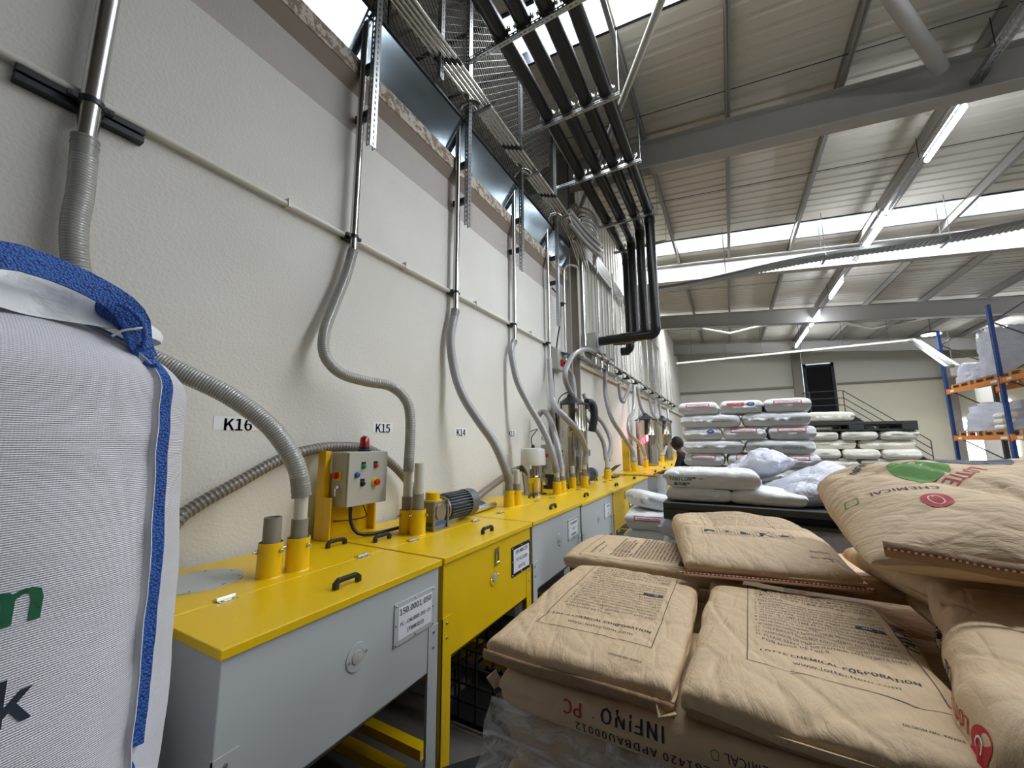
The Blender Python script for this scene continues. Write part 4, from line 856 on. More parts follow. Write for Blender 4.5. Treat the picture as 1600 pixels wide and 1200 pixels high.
# ------------------------------------------------------------------ ceiling lights, trays
def led(y0, y1, label, x=3.0, z=6.0, rowg='LED tubes on the ceiling tray'):
    th = thing('ceiling_light', label, 'ceiling light', (x, y0, z), rowg)
    g = G(); g.box((x-.018, y0, z+.03), (x+.018, y1, z+.055)); g.build('housing', 'loader_cap', th)
    g = G(); g.tube([(x, y0+.02, z), (x, y1-.02, z)], .034, 12); g.build('diffuser', 'led_tube', th, smooth=True)
ly = [(6.83, 8.0), (9.8, 11.25), (13.35, 14.8), (16.6, 18.2), (18.9, 20.3), (20.6, 22.1)]
for i, (a, b) in enumerate(ly): led(a, b, 'glowing LED tube under the ceiling tray, %s along the row from the camera' % ordn[i])
led(3.4, 4.6, 'glowing LED tube of the tray row, overhead beyond the top of the view')

for i, a in enumerate((-4, -.5, 3, 6.5, 10, 13.5, 17, 20.5)): led(a, a+1.3, 'glowing LED tube in the second row, rearmost pair added for fill, over the racks, %s from its rear end' % ('first', 'second', 'third', 'fourth', 'fifth', 'sixth', 'seventh', 'eighth')[i], 9.0, 5.7, 'LED tubes of the row over the racks')  # rearmost pair, unseen behind the camera, added to fill hopper and sack faces
tr = thing('light_tray', 'long slotted steel tray carrying the LED tubes along the hall', 'cable tray', (3, 8, 6.07))
g = G()
for s_ in (-.05, .05): g.slotted((3+s_, -5, 6.06), (0,1,0), (0,0,1), 29.4, .06, .07, .045, .02)
g.slotted((2.95, -5, 6.062), (0,1,0), (1,0,0), 29.4, .10, .07, .045, .02, 2); g.build('channel', 'galvanised', tr, solid=.002)
g = G()
for yy in (1, 3.6, 6.1, 8.2, 10.2, 12.6, 15, 17.8, 20.4, 23): g.cyl((3, yy, 6.1), (3, yy, ROOF(3)-.1), .006, 6)
g.build('hanger_wire', 'dark_bracket', tr)
# tray crossing the hall before the second rafter
ct = thing('cross_cable_tray', 'ribbed steel cable tray crossing the hall under the skylight strip', 'cable tray', (3, 10.4, 5.6))
g = G(); sag = lambda x: 5.62+.05*math.sin((x-.5)*1.25)
def tr_f(u, v): x = -1.4+u*15; return Vector((x, 10.3+v*.3, sag(x)+(.0)))
g.grid(tr_f, 60, 2)
x = -1.4
while x < 13.4: g.box((x, 10.29, sag(x)-.012), (x+.035, 10.61, sag(x)-.001)); x += .08
g.build('tray_base', 'galvanised', ct, solid=.003)
for yy in (10.3, 10.6):
    g = G()
    for k in range(60):
        x0 = -1.4+.25*k; g.bar((x0, yy, sag(x0)+.03), (x0+.25, yy, sag(x0+.25)+.03), .004, .06)
    g.build('tray_side', 'galvanised', ct)
g = G()
for x in (.2, 2.1, 4.0, 5.9, 7.8): g.cyl((x, 10.28, sag(x)-.05), (x, 10.28, ROOF(x)-.1), .006, 6).cyl((x, 10.62, sag(x)-.05), (x, 10.62, ROOF(x)-.1), .006, 6).box((x-.02, 10.2, sag(x)-.06), (x+.02, 10.7, sag(x)-.03))
g.build('hanger', 'galvanised', ct)
# bar with angled end near the far wall
fb = thing('cable_duct', 'slim pale cable duct hung level before the far wall, angling down at its right end', 'cable duct', (2, 20, 5.4))
g = G(); p1, p2 = at(1057, 568, 'y', 20), at(1427, 531, 'y', 20); p3 = at(1488, 572, 'y', 15.8); g.bar(p1, p2, .1, .08).bar(p2, p3, .1, .1); g.build('duct', 'panel_white', fb)
g = G(); p4 = at(1450, 585, 'y', 16.5); g.bar(p2, p3+Vector((0,0,.0)), .3, .02); g.build('duct_cover', 'galvanised', fb)
g = G()
for k in range(6): p = p1.lerp(p2, (k+.5)/6); g.cyl(p, (p.x, p.y, ROOF(p.x)-.1), .008, 6)
g.build('hanger', 'dark_bracket', fb)

# ------------------------------------------------------------------ far door, landing and railing
g = G(); g.box((3.56, FY-.03, 3.05), (3.70, FY+.05, 5.6)).box((4.72, FY-.03, 3.05), (4.84, FY+.05, 5.6)).box((3.56, FY-.03, 5.42), (4.84, FY+.05, 5.55)); struct(g, 'door_1_frame', 'door_black')
d_ = G(); d_.box((3.70, FY+.02, 3.05), (4.72, FY+.06, 5.42)); struct(d_, 'door_1', 'dark_void')
ln = thing('stair_landing', 'steel landing and stair at the black upper door in the far wall', 'landing', (4.1, 24.2, 3.0))
g = G(); g.box((3.4, 23.8, 2.95), (4.85, FY-.01, 3.03)); g.build('platform', 'dark_bracket', ln)
g = G(); g.bar((4.85, 23.95, 2.98), (7.9, 23.95, .35), .05, .2).bar((4.85, 24.8, 2.98), (7.9, 24.8, .35), .05, .2)
for k in range(13): 
    x = 4.95+k*.235; g.box((x, 23.95, 2.9-k*.203-.02), (x+.24, 24.8, 2.9-k*.203))
g.bar((7.9, 23.95, .4), (7.9, 23.95, 0), .05, .05).bar((7.9, 24.8, .4), (7.9, 24.8, 0), .05, .05).bar((3.45,23.85,2.95),(3.45,23.85,0),.08,.08).bar((4.8,23.85,2.95),(4.8,23.85,0),.08,.08); g.build('stair', 'dark_bracket', ln)
g = G()
for z in (3.35, 3.68, 4.03): g.cyl((3.4, 23.82, z), (4.85, 23.82, z), .02, 8).cyl((4.85, 23.82, z), (7.6, 23.82, z-2.37), .02, 8).cyl((3.4, 23.82, z), (3.4, 24.85, z), .02, 8)
for x in (3.4, 3.55, 4.85): g.cyl((x, 23.82, 3.0), (x, 23.82, 4.03), .02, 8)
g.cyl((7.6, 23.82, .3), (7.6, 23.82, 1.66), .02, 8); g.build('railing', 'rail_steel', ln)

# ------------------------------------------------------------------ sacks
def sack_grid(L, W, H, seed, wr=.006, p=7, q=2.4, n=(70, 54), fold=None, deform=None, pillow=.0, droop=0, cf=1.0):
    """closed sack lying flat, centre at the origin of x,y, resting at z=0"""
    rnd = random.Random(seed); ox, oy, oz = [rnd.uniform(-50, 50) for _ in range(3)]; nx, ny = n; vs = []; 
    P = lambda s: math.sin(PI/2*(2*s-1))
    def pt(u, v, top):
        eu = max(1e-4, (1-abs(u)**p))**(1/q); ev = max(1e-4, (1-abs(v)**p))**(1/q); e = (eu**-4+ev**-4-1)**-.25
        dome = 1-pillow*(u*u+v*v)*.5
        x, y = u*L/2*(1-.035*abs(v)**3), v*W/2*(1-.035*abs(u)**3)
        nn = noise.noise(Vector((x*5+ox, y*5+oy, oz)))*.9+noise.noise(Vector((x*13+ox, y*13+oy, oz+9)))*.35
        cr = 0
        for (f, ax_, k) in ((3.2, .5, 1), (6.5, 2.1, .6), (12, 1.2, .3)):
            a = noise.noise(Vector(((x*math.cos(ax_)+y*math.sin(ax_))*f*cf+oz, (-x*math.sin(ax_)+y*math.cos(ax_))*f*.45*cf+ox, k*7+oy)))
            cr -= k*max(0, 1-abs(a)*9)**2
        d = wr*(nn+cr*.8)*min(1, e*1.3)
        side = wr*1.2*noise.noise(Vector((x*9+ox, y*9+oy, (2.5 if top else -2.5))))*(abs(u)**6+abs(v)**6)
        z = H/2+(H/2)*e*dome+d if top else H/2-(H/2)*e-abs(d)*.15*0
        z += side*.4
        if fold and top: z -= fold(x, y)
        pz = Vector((x+side*(u > 0)-side*(u < 0), y+side*(v > 0)-side*(v < 0), max(z, 0 if not top else .002)))
        if droop: pz.z -= droop*(abs(u)**3+abs(v)**3)*.5*H
        return deform(pz, u, v) if deform else pz
    g = G()
    for top in (True, False):
        m = (nx, ny) if top else (nx, ny)
        g.grid((lambda a, b: pt(P(a), P(b), top)), *m)
    k = nx*ny; fs = []
    # weld by a narrow rim
    def rim(i, j): return j*nx+i
    for i in range(nx-1):
        fs += [(rim(i,0), rim(i+1,0), k+rim(i+1,0), k+rim(i,0)), (rim(i,ny-1), rim(i+1,ny-1), k+rim(i+1,ny-1), k+rim(i,ny-1))]
    for j in range(ny-1):
        fs += [(rim(0,j), rim(0,j+1), k+rim(0,j+1), k+rim(0,j)), (rim(nx-1,j), rim(nx-1,j+1), k+rim(nx-1,j+1), k+rim(nx-1,j))]
    g.f += fs; g.m += [0]*len(fs); return g
def place(name, g, m_, loc, rz=0, rx=0, ry=0, label=None, cat='bag', group=None):
    o = g.build(name, m_, smooth=75); o.location = loc; o.rotation_euler = (rx, ry, rz)
    if label: tag(o, label, cat, group)
    return o
def stitched_flap(bag, pts, wd, N_, thick=.002, m_='kraft_seam'):
    """sewn end strip with its red and white thread; pts along the strip in bag space, N_ = direction it sticks out"""
    P = smooth_path([Vector(p) for p in pts], .02); N_ = Vector(N_); g = G(); n = len(P)
    g.add([p for p in P]+[p+N_*wd for p in P], [(i, i+1, n+i+1, n+i) for i in range(n-1)])
    me = G(); o = g.build('sewn_flap', m_, solid=thick, smooth=60); o.parent = bag
    up = Vector((0,0,1)) if abs(N_.z) < .7 else Vector((0,-1,0))
    for m2, off, nm in (('thread_red', .0, 'red_thread'), ('thread_white', .004, 'white_thread')):
        g = G()
        for i in range(n-1):
            a = P[i]+N_*wd*.45+up*.0022; b = P[i+1]+N_*wd*.45+up*.0022
            for k in range(2): q0, q1 = a.lerp(b, k*.5+(.0 if off == 0 else .25)), a.lerp(b, k*.5+(.22 if off == 0 else .46)); g.bar(q0, q1, .0035, .0025, up)
        t = g.build(nm, m2); t.parent = o
    return o
WARN = ["제품 취급시 주의사항  보관 및 운반시 직사광선을 피하여 주십시오", "본 제품은 화기 및 습기가 없는 곳에 보관하여 주십시오", "취급시 보호구를 착용하고 환기가 잘되는 곳에서 작업", "사용전 반드시 물질안전보건자료를 참고하여 주시기 바랍니다", "제품의 용도 이외에는 사용을 금하여 주시기 바랍니다", "< CAUTION >",
 "1. KEEP THIS PRODUCT AWAY FROM HEAT, FLAME AND MOISTURE", "2. AVOID DIRECT CONTACT WITH EYES, SKIN AND CLOTHING", "3. IF CONTACT WITH SKIN OCCURS, WASH WITH PLENTY OF WATER", "4. DO NOT ALLOW THE GAS TO BE INHALED DURING PROCESSING", "5. IN CASE OF FIRE, USE WATER, FOAM OR DRY CHEMICAL", "6. STORE IN A DRY, COOL AND WELL VENTILATED PLACE", "7. USE ALLUSION TO TAKE AS A REFERENCE FOR OTHER USES",
 "8. FOR DISPOSAL OF THE PRODUCT ACT ACCORDING TO THE LAW", "9. OR LANDFILL ACCORDING TO LOCAL REGULATIONS FOR SAFETY", "   IN CASE YOU HANDLE REGULATED CONTENTS, FOLLOW THE RULES", "10. THIS PRODUCT DOES NOT CONTAIN LEAD(Pb), MERCURY(Hg),", "11. CADMIUM(Cd) OR OTHER REGULATED CONTENTS OVER LIMITS", "12. PLEASE REFER TO THE MATERIAL SAFETY DATA SHEET", "    FOR MORE DETAILS."]
def back_print(pr, x0, x1, y0, y1, lines=20, warn=WARN, foot=True, wy=None):
    """caution panel: frame x0..x1, y0..y1, small text above, company line below"""
    pr.frame(x0, y0, x1, y1, .0016)
    w_ = x1-x0; ty1 = y1-.015; ty0 = wy if wy is not None else y0+.12; n = len(warn); st = (ty1-ty0)/n
    for i, s_ in enumerate(warn):
        vf = letters(s_, st*.74, .012); wd_ = max(a for a, b in vf[0]) if vf[0] else 1; k_ = min(1, (w_-.03)/wd_)
        pr.put(([(a*k_, b) for a, b in vf[0]], vf[1]), 'ink_navy', x0+.015, ty1-st*(i+.5))
    if foot:
        pr.text('LOTTE CHEMICAL CORPORATION', (x0+x1)/2, y0+.072, .0165, 'ink_navy', .025, 'CENTER'); pr.text('www.lottechem.com', (x0+x1)/2+.01, y0+.040, .0165, 'ink_navy', .004, 'CENTER')
        pr.put(fine([(-.026,-.009), (.026,-.009), (.026,.009), (-.026,.009)], [(0,1,2,3)]), 'ink_navy', x1-.045, y0+.20+.10)
        pr2.append((pr, x1-.045, y0+.30))
pr2 = []
def front_logo(pr, x, y, s, rot):
    """LOTTE CHEMICAL with its leaf-shaped underline mark"""
    c, n = math.cos(rot), math.sin(rot)
    def at2(a, b): return x+(a*c-b*n)*s, y+(a*n+b*c)*s
    X, Y = at2(0, 0); pr.text('LOTTE', X, Y, 1.0*s, 'ink_red', .02, 'LEFT', rot)
    X, Y = at2(3.3, 0); pr.text('CHEMICAL', X, Y, 1.0*s, 'ink_navy', .01, 'LEFT', rot)
    a = [at2(8.35, .3), at2(8.8, .35), at2(8.95, -.2), at2(8.65, -.42), at2(8.3, -.3)]
    for i in range(5): pr.put(strip2d(*a[i], *a[(i+1) % 5], .07*s), 'ink_green')

BG = 'brown paper sacks on the nearest pallet'
bw, bl, bh = .405, .64, .058
# bag A (left top) and bag B (right top)
ZT = 1.270; zb = ZT-bh
A = place('kraft_paper_sack', sack_grid(bl, bw, bh, 11, .0048, 13, 2.9, (110, 80)), 'kraft', (-.318, 1.125, zb), R(90), label='flat brown paper sack with a framed text panel, at the front corner nearest the hoppers', group=BG)
def bag_frame(bag, bh=bh):
    # text runs along world +X: bag is turned 90 deg, so U = -y local, W = +x local
    return Print(bag, (0,0,0), (0,-1,0), (1,0,0), (0,0,-1))
pr = bag_frame(A); back_print(pr, -.125, .14, -.20, .30)
pr.text('RoHS', .095, .10, .011, 'paper_white', .03, 'CENTER', PI); pr.text('DESIGN NO. K0203', .10, -.265, .008, 'ink_navy', .02, 'CENTER'); pr.done()
B = place('kraft_paper_sack', sack_grid(bl+.02, .415, bh+.004, 23, .0078, 11, 2.7, (120, 90)), 'kraft', (.108, 1.13, zb), R(90-2), label='brown paper sack with a large framed text panel, right beside the flat left sack', group=BG)
pr = bag_frame(B); back_print(pr, -.105, .18, -.185, .315)
pr.text('RoHS', .135, .115, .012, 'paper_white', .03, 'CENTER', PI); pr.text('DESIGN NO. K0203', .13, -.262, .008, 'ink_navy', .02, 'CENTER')
pr.text('INFINO', .199, .12, .045, 'ink_navy', .03, 'CENTER', -PI/2); pr.done()
# fold strips along the front of A and B
for bag, wdt in ((A, .395), (B, .40)):
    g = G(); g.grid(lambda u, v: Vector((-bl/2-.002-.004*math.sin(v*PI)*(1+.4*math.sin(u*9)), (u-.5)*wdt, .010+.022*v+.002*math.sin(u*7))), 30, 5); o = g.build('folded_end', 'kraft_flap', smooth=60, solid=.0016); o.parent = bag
g = G(); g.add([(-bl/2+.005, -.195, .018), (-bl/2-.025, -.205, .030), (-bl/2-.018, -.172, .012), (-bl/2+.0, -.165, .034)], [(0,1,2), (0,2,3)]); o = g.build('corner_ear', 'kraft', solid=.002); o.parent = A
# lower front sacks, lengthwise across the pallet
zl = zb-.076
H1 = place('kraft_paper_sack', sack_grid(.645, .40, .080, 31, .0045, 14, 3.0, (110, 60)), 'kraft', (-.165, .995, zl), 0, label='brown paper sack under the left top sack, its long side printed INFINO PC upside down', group=BG)
pr = Print(H1, (0, 0, 0), (-1,0,0), (0,0,-1), (0,1,0), .001)
pr.text('INFINO', .030, -.054, .033, 'ink_navy', .022, 'CENTER', 0, 1.05); pr.text('PC', .142, -.050, .033, 'ink_red', .018, 'CENTER'); pr.text('®', .098, -.050, .010, 'ink_navy')
pr.text('FLUOR ENP 64281420 APDBAU00012', -.250, -.024, .0200, 'ink_navy', .018, 'LEFT', 0, 1.08)
front_logo(pr, -.268, -.054, .0190, 0); pr.done()
g = G(); g.add([(-.318, -.195, .075), (-.345, -.19, .05), (-.338, -.17, .02), (-.32, -.16, .03)], [(0,1,2), (0,2,3)]); o = g.build('corner_ear', 'kraft', solid=.002); o.parent = H1
H2 = place('kraft_paper_sack', sack_grid(.64, .40, .079, 37, .005, 12, 2.8, (80, 50)), 'kraft', (.50, 1.01, zl), R(1.5), label='brown paper sack low at the pallet front, right of the one printed INFINO PC', group=BG)
# bag D (behind A)
D_ = place('kraft_paper_sack', sack_grid(.62, .43, .060, 41, .004, 12, 2.8, (80, 60)), 'kraft', (-.305, 1.715, zb-.002), R(0), label='brown paper sack behind the left top sack, its small text running away from the viewer', group=BG)
pr = Print(D_, (0,0,0), (0,-1,0), (1,0,0), (0,0,-1)); pr = Print(D_, (0,0,0), (0,1,0), (-1,0,0), (0,0,-1))
pr.frame(-.19, -.16, .185, .24, .0014)
for i, s_ in enumerate(WARN): pr.text(s_, -.15, .13-.0135*i, .0115, 'ink_navy', .02)
pr.text('LOTTE CHEMICAL CORPORATION', -.15, .205, .013, 'ink_navy', .02); pr.text('www.lottechem.com', -.13, .18, .012, 'ink_navy', .0)
pr.put(fine([(-.03,-.012), (.03,-.012), (.03,.012), (-.03,.012)], [(0,1,2,3)]), 'ink_navy', -.145, -.125); pr.done()
# bag C (raised, icons)
df_c = lambda p, u, v: (setattr(p, 'z', p.z*(1-.50*max(0, -u-.15)**1.1)), p)[1]
hump = lambda x, y: -.022*math.exp(-((x-.18)**2/.012+(y+.02)**2/.012))
C_ = place('kraft_paper_sack', sack_grid(.66, .47, .115, 53, .006, 9, 2.5, (110, 80), fold=hump, deform=df_c), 'kraft', (.015, 1.755, 1.272), R(90+10), ry=R(.5), label='brown paper sack with a row of five handling symbols, lying across the sacks behind', group=BG)
pr = Print(C_, (0,0,0), (0,-1,0), (1,0,0), (0,0,-1))
def icon(x, kind):
    s_ = .024; y = -.10; pr.frame(x-s_, y-s_*1.15, x+s_, y+s_*1.15, .0014)
    if kind == 0:
        pr.put(ellipse2d(-.012, -.005, .006, .006), 'ink_navy', x, y); pr.put(ellipse2d(.012, -.006, .006, .006), 'ink_navy', x, y); pr.put(([(-.018,-.002),(.018,-.004),(.012,.006),(-.004,.012),(-.016,.010)], [(0,1,2,3,4)]), 'ink_navy', x, y)
    if kind == 1:
        pr.put(ellipse2d(0, 0, .007, .007), 'ink_navy', x, y)
        for k in range(12): a = k*PI/6; pr.put(strip2d(.010*math.cos(a), .010*math.sin(a), .018*math.cos(a), .018*math.sin(a), .0018), 'ink_navy', x, y)
    if kind == 2:
        for k in range(5): pr.put(([(-.018+.007*k, -.010), (-.010+.006*k, -.012), (-.004+.004*k, .014-.003*k), (-.014+.007*k, .008)], [(0,1,2,3)]), 'ink_navy', x, y)
        pr.put(strip2d(-.02, .02, .02, -.02, .0016), 'ink_navy', x, y)
    if kind == 3:
        pr.put(([(-.014,-.014),(-.006,-.014),(.004,.012),(-.012,.014)], [(0,1,2,3)]), 'ink_navy', x, y); pr.put(strip2d(-.02, .02, .02, -.02, .003), 'ink_navy', x, y); pr.put(strip2d(-.02, -.02, .02, .02, .003), 'ink_navy', x, y)
    if kind == 4:
        pr.put(([(.018*math.cos(a), -.004+(-.012)*math.sin(a)) for a in [PI*k/10 for k in range(11)]], [tuple(range(11))]), 'ink_navy', x, y); pr.put(strip2d(0, -.004, 0, .014, .002), 'ink_navy', x, y)
for i in range(5): icon(-.125+.057*i, i)
pr.line(-.13, -.05, -.13, .33, .0014); pr.line(.095, -.05, .095, .33, .0014)
for i, s_ in enumerate(WARN[:16]): pr.text(s_, -.115, .30-.0215*i, .0135, 'ink_navy', .014)
pr.text('THREAD FOR\nOPENING', .165, -.235, .013, 'ink_navy', .01, 'CENTER', PI); pr.line(.18, -.272, .18, -.258); pr.line(.16, -.27, .18, -.27); pr.done()
stitched_flap(C_, [(-.322, -.245, .022), (-.328, -.1, .026), (-.328, .05, .026), (-.322, .245, .022)], .03, (-.85, 0, -.2))
# bag G and F and E
G_ = place('kraft_paper_sack', sack_grid(.66, .42, .10, 61, .008, 6, 2.2, (90, 70), cf=1.5), 'kraft', (.66, 1.62, 1.275), R(14), label='brown paper sack in shade under the big top sack, printed with symbols', group=BG)
stitched_flap(G_, [(-.31, -.2, .05), (-.1, -.222, .05), (.1, -.222, .05)], .03, (0, -1, -.1))
pr = Print(G_, (0,0,0), (1,0,0), (0,1,0), (0,0,-1))
for i, s_ in enumerate((-.22, -.165, -.11)): pr.frame(s_-.024, -.15, s_+.024, -.10); pr.put(([(-.014,-.014),(.012,-.012),(.014,.012),(-.012,.010)], [(0,1,2,3)]), 'ink_navy', s_, -.125)
pr.done()
def df_f(p, u, v):
    # sagging sack: raised far end, pinched near end
    p.z += .05*max(0, u)**2-.01*max(0, -u); p.z += .012*math.sin(u*7)*max(0, .6+v*.4)*.5
    return p
F_ = place('kraft_paper_sack', sack_grid(.62, .44, .145, 71, .009, 7, 2.3, (120, 90), deform=df_f, cf=.8), 'kraft', (.530, 1.03, 1.205), R(76), label='swollen brown paper sack at the right edge, side printed LOTTE CHEMICAL with a red mark', group=BG)
pr = Print(F_, (0,.5,.078), (1,0,0), (0,0,-1), (0,-1,0), .0012)
pr.text('INFINO', .12, .004, .046, 'ink_navy', .022, 'CENTER'); pr.text('SC-1220R', .02, .038, .024, 'ink_navy', .018, 'CENTER')
pr.put(fine(*ellipse2d(-.255, -.004, .028, .024)), 'ink_red'); pr.text('LOTTE', -.175, -.004, .030, 'ink_red', .018, 'CENTER'); pr.text('CHEMICAL', -.065, -.004, .028, 'ink_navy', .018, 'CENTER')
pr.lift = .002
for k in range(10):
    a0, a1 = 2*PI*k/10, 2*PI*(k+1)/10; pr.put(strip2d(-.255+.011*math.cos(a0), -.004+.011*math.sin(a0), -.255+.011*math.cos(a1), -.004+.011*math.sin(a1), .003), 'paper_white')
pr.done()
def df_e(p, u, v):
    # big upset sack: domed top, one corner sliding down to the left
    d = Vector((u, v)).length
    fr = min(1, max(0, p.z/.11)); p.z += (.03+.125*fr)*(v+1)/2+.012*fr*noise.noise(Vector((u*1.9, v*1.9, 4)))
    p.z -= fr*(.05*max(0, -u)**3+.012*max(0, 1-abs(u*.75+v*.65+.15)*7)+.010*max(0, 1-abs(u*.9-v*.4-.1)*9))
    p.z += .02*fr*max(0, -v)**3*math.sin(u*3.5+.6)
    return p
E_ = place('kraft_paper_sack', sack_grid(.72, .56, .115, 83, .010, 6.5, 2.2, (130, 100), deform=df_e, cf=.7), 'kraft', (.605, 1.465, 1.395), R(0), label='big crumpled brown paper sack on top of the pile, with green and red marks', group=BG)
pr = Print(E_, (0,0,0), (1,0,0), (0,1,0), (0,0,-1), .0014)
leaf = [(0,-.085), (.022,-.05), (.05,-.01), (.066,.03), (.066,.06), (.05,.085), (.02,.097), (-.02,.097), (-.05,.085), (-.066,.055), (-.062,.025), (-.045,-.015)]
pr.put(fine([(0, .02)]+leaf, [(0, 1+k, 1+(k+1) % 12) for k in range(12)]), 'ink_green', -.143, .095, -.25)
pr.put(fine(*ellipse2d(0, 0, .085, .045)), 'ink_slate', .0, .205, -.2)
pr.put(fine(*ellipse2d(0, 0, .029, .030)), 'ink_red', -.175, -.100, -.2)
pr.text('LOTTE', -.055, .075, .046, 'ink_red', .018, 'CENTER', PI+.75); pr.text('CHEMICAL', -.215, -.020, .032, 'ink_navy', .018, 'CENTER', PI-.05)
for q_ in ((-.335,-.005,-.308,-.010), (-.308,-.010,-.312,-.038), (-.312,-.038,-.340,-.032), (-.340,-.032,-.335,-.005)): pr.line(*q_, .003, 'ink_green')
pr.lift = .002
for k in range(10):
    a0, a1 = [2*PI*t/10 for t in (k, k+1)]; c0 = lambda a: (-.176+.013*math.cos(a)-.005*math.sin(a), -.100+.016*math.sin(a)+.004*math.cos(a))
    pr.put(strip2d(*c0(a0), *c0(a1), .0022), 'paper_white')
pr.put(strip2d(-.176, -.084, -.19, -.112, .0022), 'paper_white')
pr.text('INFINO', -.245, .205, .032, 'ink_navy', .02, 'CENTER', .75)
pr.done()
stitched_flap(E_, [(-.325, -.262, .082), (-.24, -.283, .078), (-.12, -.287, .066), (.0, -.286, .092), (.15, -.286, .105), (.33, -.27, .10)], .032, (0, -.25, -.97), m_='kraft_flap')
# rear and side fillers of the top layers that show between the sacks
place('kraft_paper_sack', sack_grid(.66, .42, .060, 91, .006, 7, 2.3, (60, 44)), 'kraft', (.62, 1.45, zb-.0), R(90), label='brown paper sack deep in the gap at the right, under the swollen sacks', group=BG)
place('kraft_paper_sack', sack_grid(.62, .43, .060, 95, .006, 7, 2.3, (60, 44)), 'kraft', (.33, 1.83, zb-.0), R(0), label='brown paper sack at the back of the pallet under the sack with symbols', group=BG)
# wrapped layers below
fill = sack_grid(.63, .41, .097, 101, .006, 12, 2.8, (36, 28)); lowz = .15; k = 0
first = None; spots = [(-.16, 1.03), (.49, 1.03), (-.16, 1.46), (.49, 1.46), (-.16, 1.86), (.49, 1.86)]
nl = 10; hz = (zl-lowz)/nl
for li in range(nl-1, -1, -1):
    for (x, y) in spots:
        if li < nl-3 and y > 1.2 and x > 0: continue
        lab = 'brown paper sack wrapped in stretch film in the lower layers of the nearest pallet'
        if first is None: first = place('kraft_paper_sack', fill, 'kraft', (x, y, lowz+li*hz), 0, label=lab, group='film-wrapped sacks low in the nearest pallet')
        else: copy_thing(first, (x+random.uniform(-.012, .012), y+random.uniform(-.01, .01), lowz+li*hz), (0, 0, random.uniform(-.02, .02)))
def film(u, v):
    # v goes down the front, u along it; bulges like wrapped sacks
    x = -.500+u*1.33; z = 1.150-v*.62
    b = .020+.022*abs(math.sin((1.15-z)*PI/.099))+.030*noise.noise(Vector((x*5, z*4, 3)))+.016*noise.noise(Vector((x*14, z*20, 7)))+.07*v
    return Vector((x+.01*noise.noise(Vector((x*9, z*9, 1)))-.04*v*(1-u), .815-b*min(1, .25+v*6), z))
g = G(); g.grid(film, 150, 70)
def film2(u, v):
    y = .80+u*1.2; z = 1.150-v*.62
    b = .02+.02*abs(math.sin((1.15-z)*PI/.099))+.03*noise.noise(Vector((y*5, z*4, 13)))+.014*noise.noise(Vector((y*14, z*20, 17)))+.03*v
    return Vector((-.487-b, y, z+.01*noise.noise(Vector((y*9, 1, 1)))))
g.grid(film2, 90, 60)
tag(g.build('stretch_film_wrap', 'stretch_film', smooth=80), 'crumpled clear stretch film wrapped round the lower sacks of the nearest pallet', 'stretch film')

# plastic pallet
def pallet(x0, x1, y0, y1, z0, label, h=.13, m_='pallet_plastic', name='plastic_pallet', group=None, legs=(0, .5, 1), cat='pallet'):
    th = thing(name, label, cat, ((x0+x1)/2, (y0+y1)/2, z0), group); g = G(); W_ = x1-x0; lw = .16
    g.box((x0, y0, z0+h-.045), (x1, y1, z0+h)); g.build('deck', m_, th, bevel=.006)
    g = G()
    for a in legs:
        for b in (0, .5, 1):
            cx = x0+lw/2+a*(W_-lw); cy = y0+.07+b*(y1-y0-.14); g.box((cx-lw/2, cy-.07, z0), (cx+lw/2, cy+.07, z0+h-.045))
    g.build('block', m_, th, bevel=.004)
    g = G()
    for b in (0, .5, 1): cy = y0+.07+b*(y1-y0-.14); g.box((x0, cy-.06, z0), (x1, cy+.06, z0+.022))
    g.build('runner', m_, th); return th
pallet(-.52, .82, .83, 2.06, 0, 'pallet under the nearest pile of brown sacks', .148)

# ------------------------------------------------------------------ bulk bag at the left
BC = Vector((-1.39, .02, 0)); BR = R(-7); BHW = .475; BT = 1.93
def bb_pt(th_, z):
    c, s_ = math.cos(th_), math.sin(th_); pw = 2.8
    r = BHW/((abs(c)**pw+abs(s_)**pw)**(1/pw))
    t = (z-.15)/(BT-.15)
    r *= 1+.055*math.sin(min(1, max(0, t))*PI)*.8-.02*t
    if t > .93: r *= 1-.45*((t-.93)/.07)**2*.6
    r += .004*noise.noise(Vector((c*1.5, s_*1.5, z*7)))+.002*noise.noise(Vector((c*5, s_*5, z*22)))+.010*noise.noise(Vector((c*3, s_*3, z*2.5)))
    return Vector((BC.x+r*math.cos(th_+BR), BC.y+r*math.sin(th_+BR), z))
bb = thing('bulk_bag', 'tall white woven bulk bag with blue lifting straps at the left edge', 'bulk bag', (BC.x, BC.y, .15))
g = G(); nz, na = 120, 160; vs = []
zs = [.15+(BT-.15)*(j/(nz-1)) for j in range(nz)]
for z in zs:
    for k in range(na): vs.append(bb_pt(2*PI*k/na, z))
top0 = len(vs)
for f_ in (.75, .5, .25, .02):
    for k in range(na):
        p = bb_pt(2*PI*k/na, BT); q = BC.lerp(Vector((p.x, p.y, 0)), f_); h = BT+.05*(1-f_)+.02*noise.noise(Vector((q.x*8, q.y*8, 2))); vs.append(Vector((q.x, q.y, h)))
rows = len(vs)//na
g.add(vs, [(j*na+k, j*na+(k+1) % na, (j+1)*na+(k+1) % na, (j+1)*na+k) for j in range(rows-1) for k in range(na)]+[tuple(range(na))[::-1]])
body = g.build('bag_body', 'woven_white', bb, smooth=80)
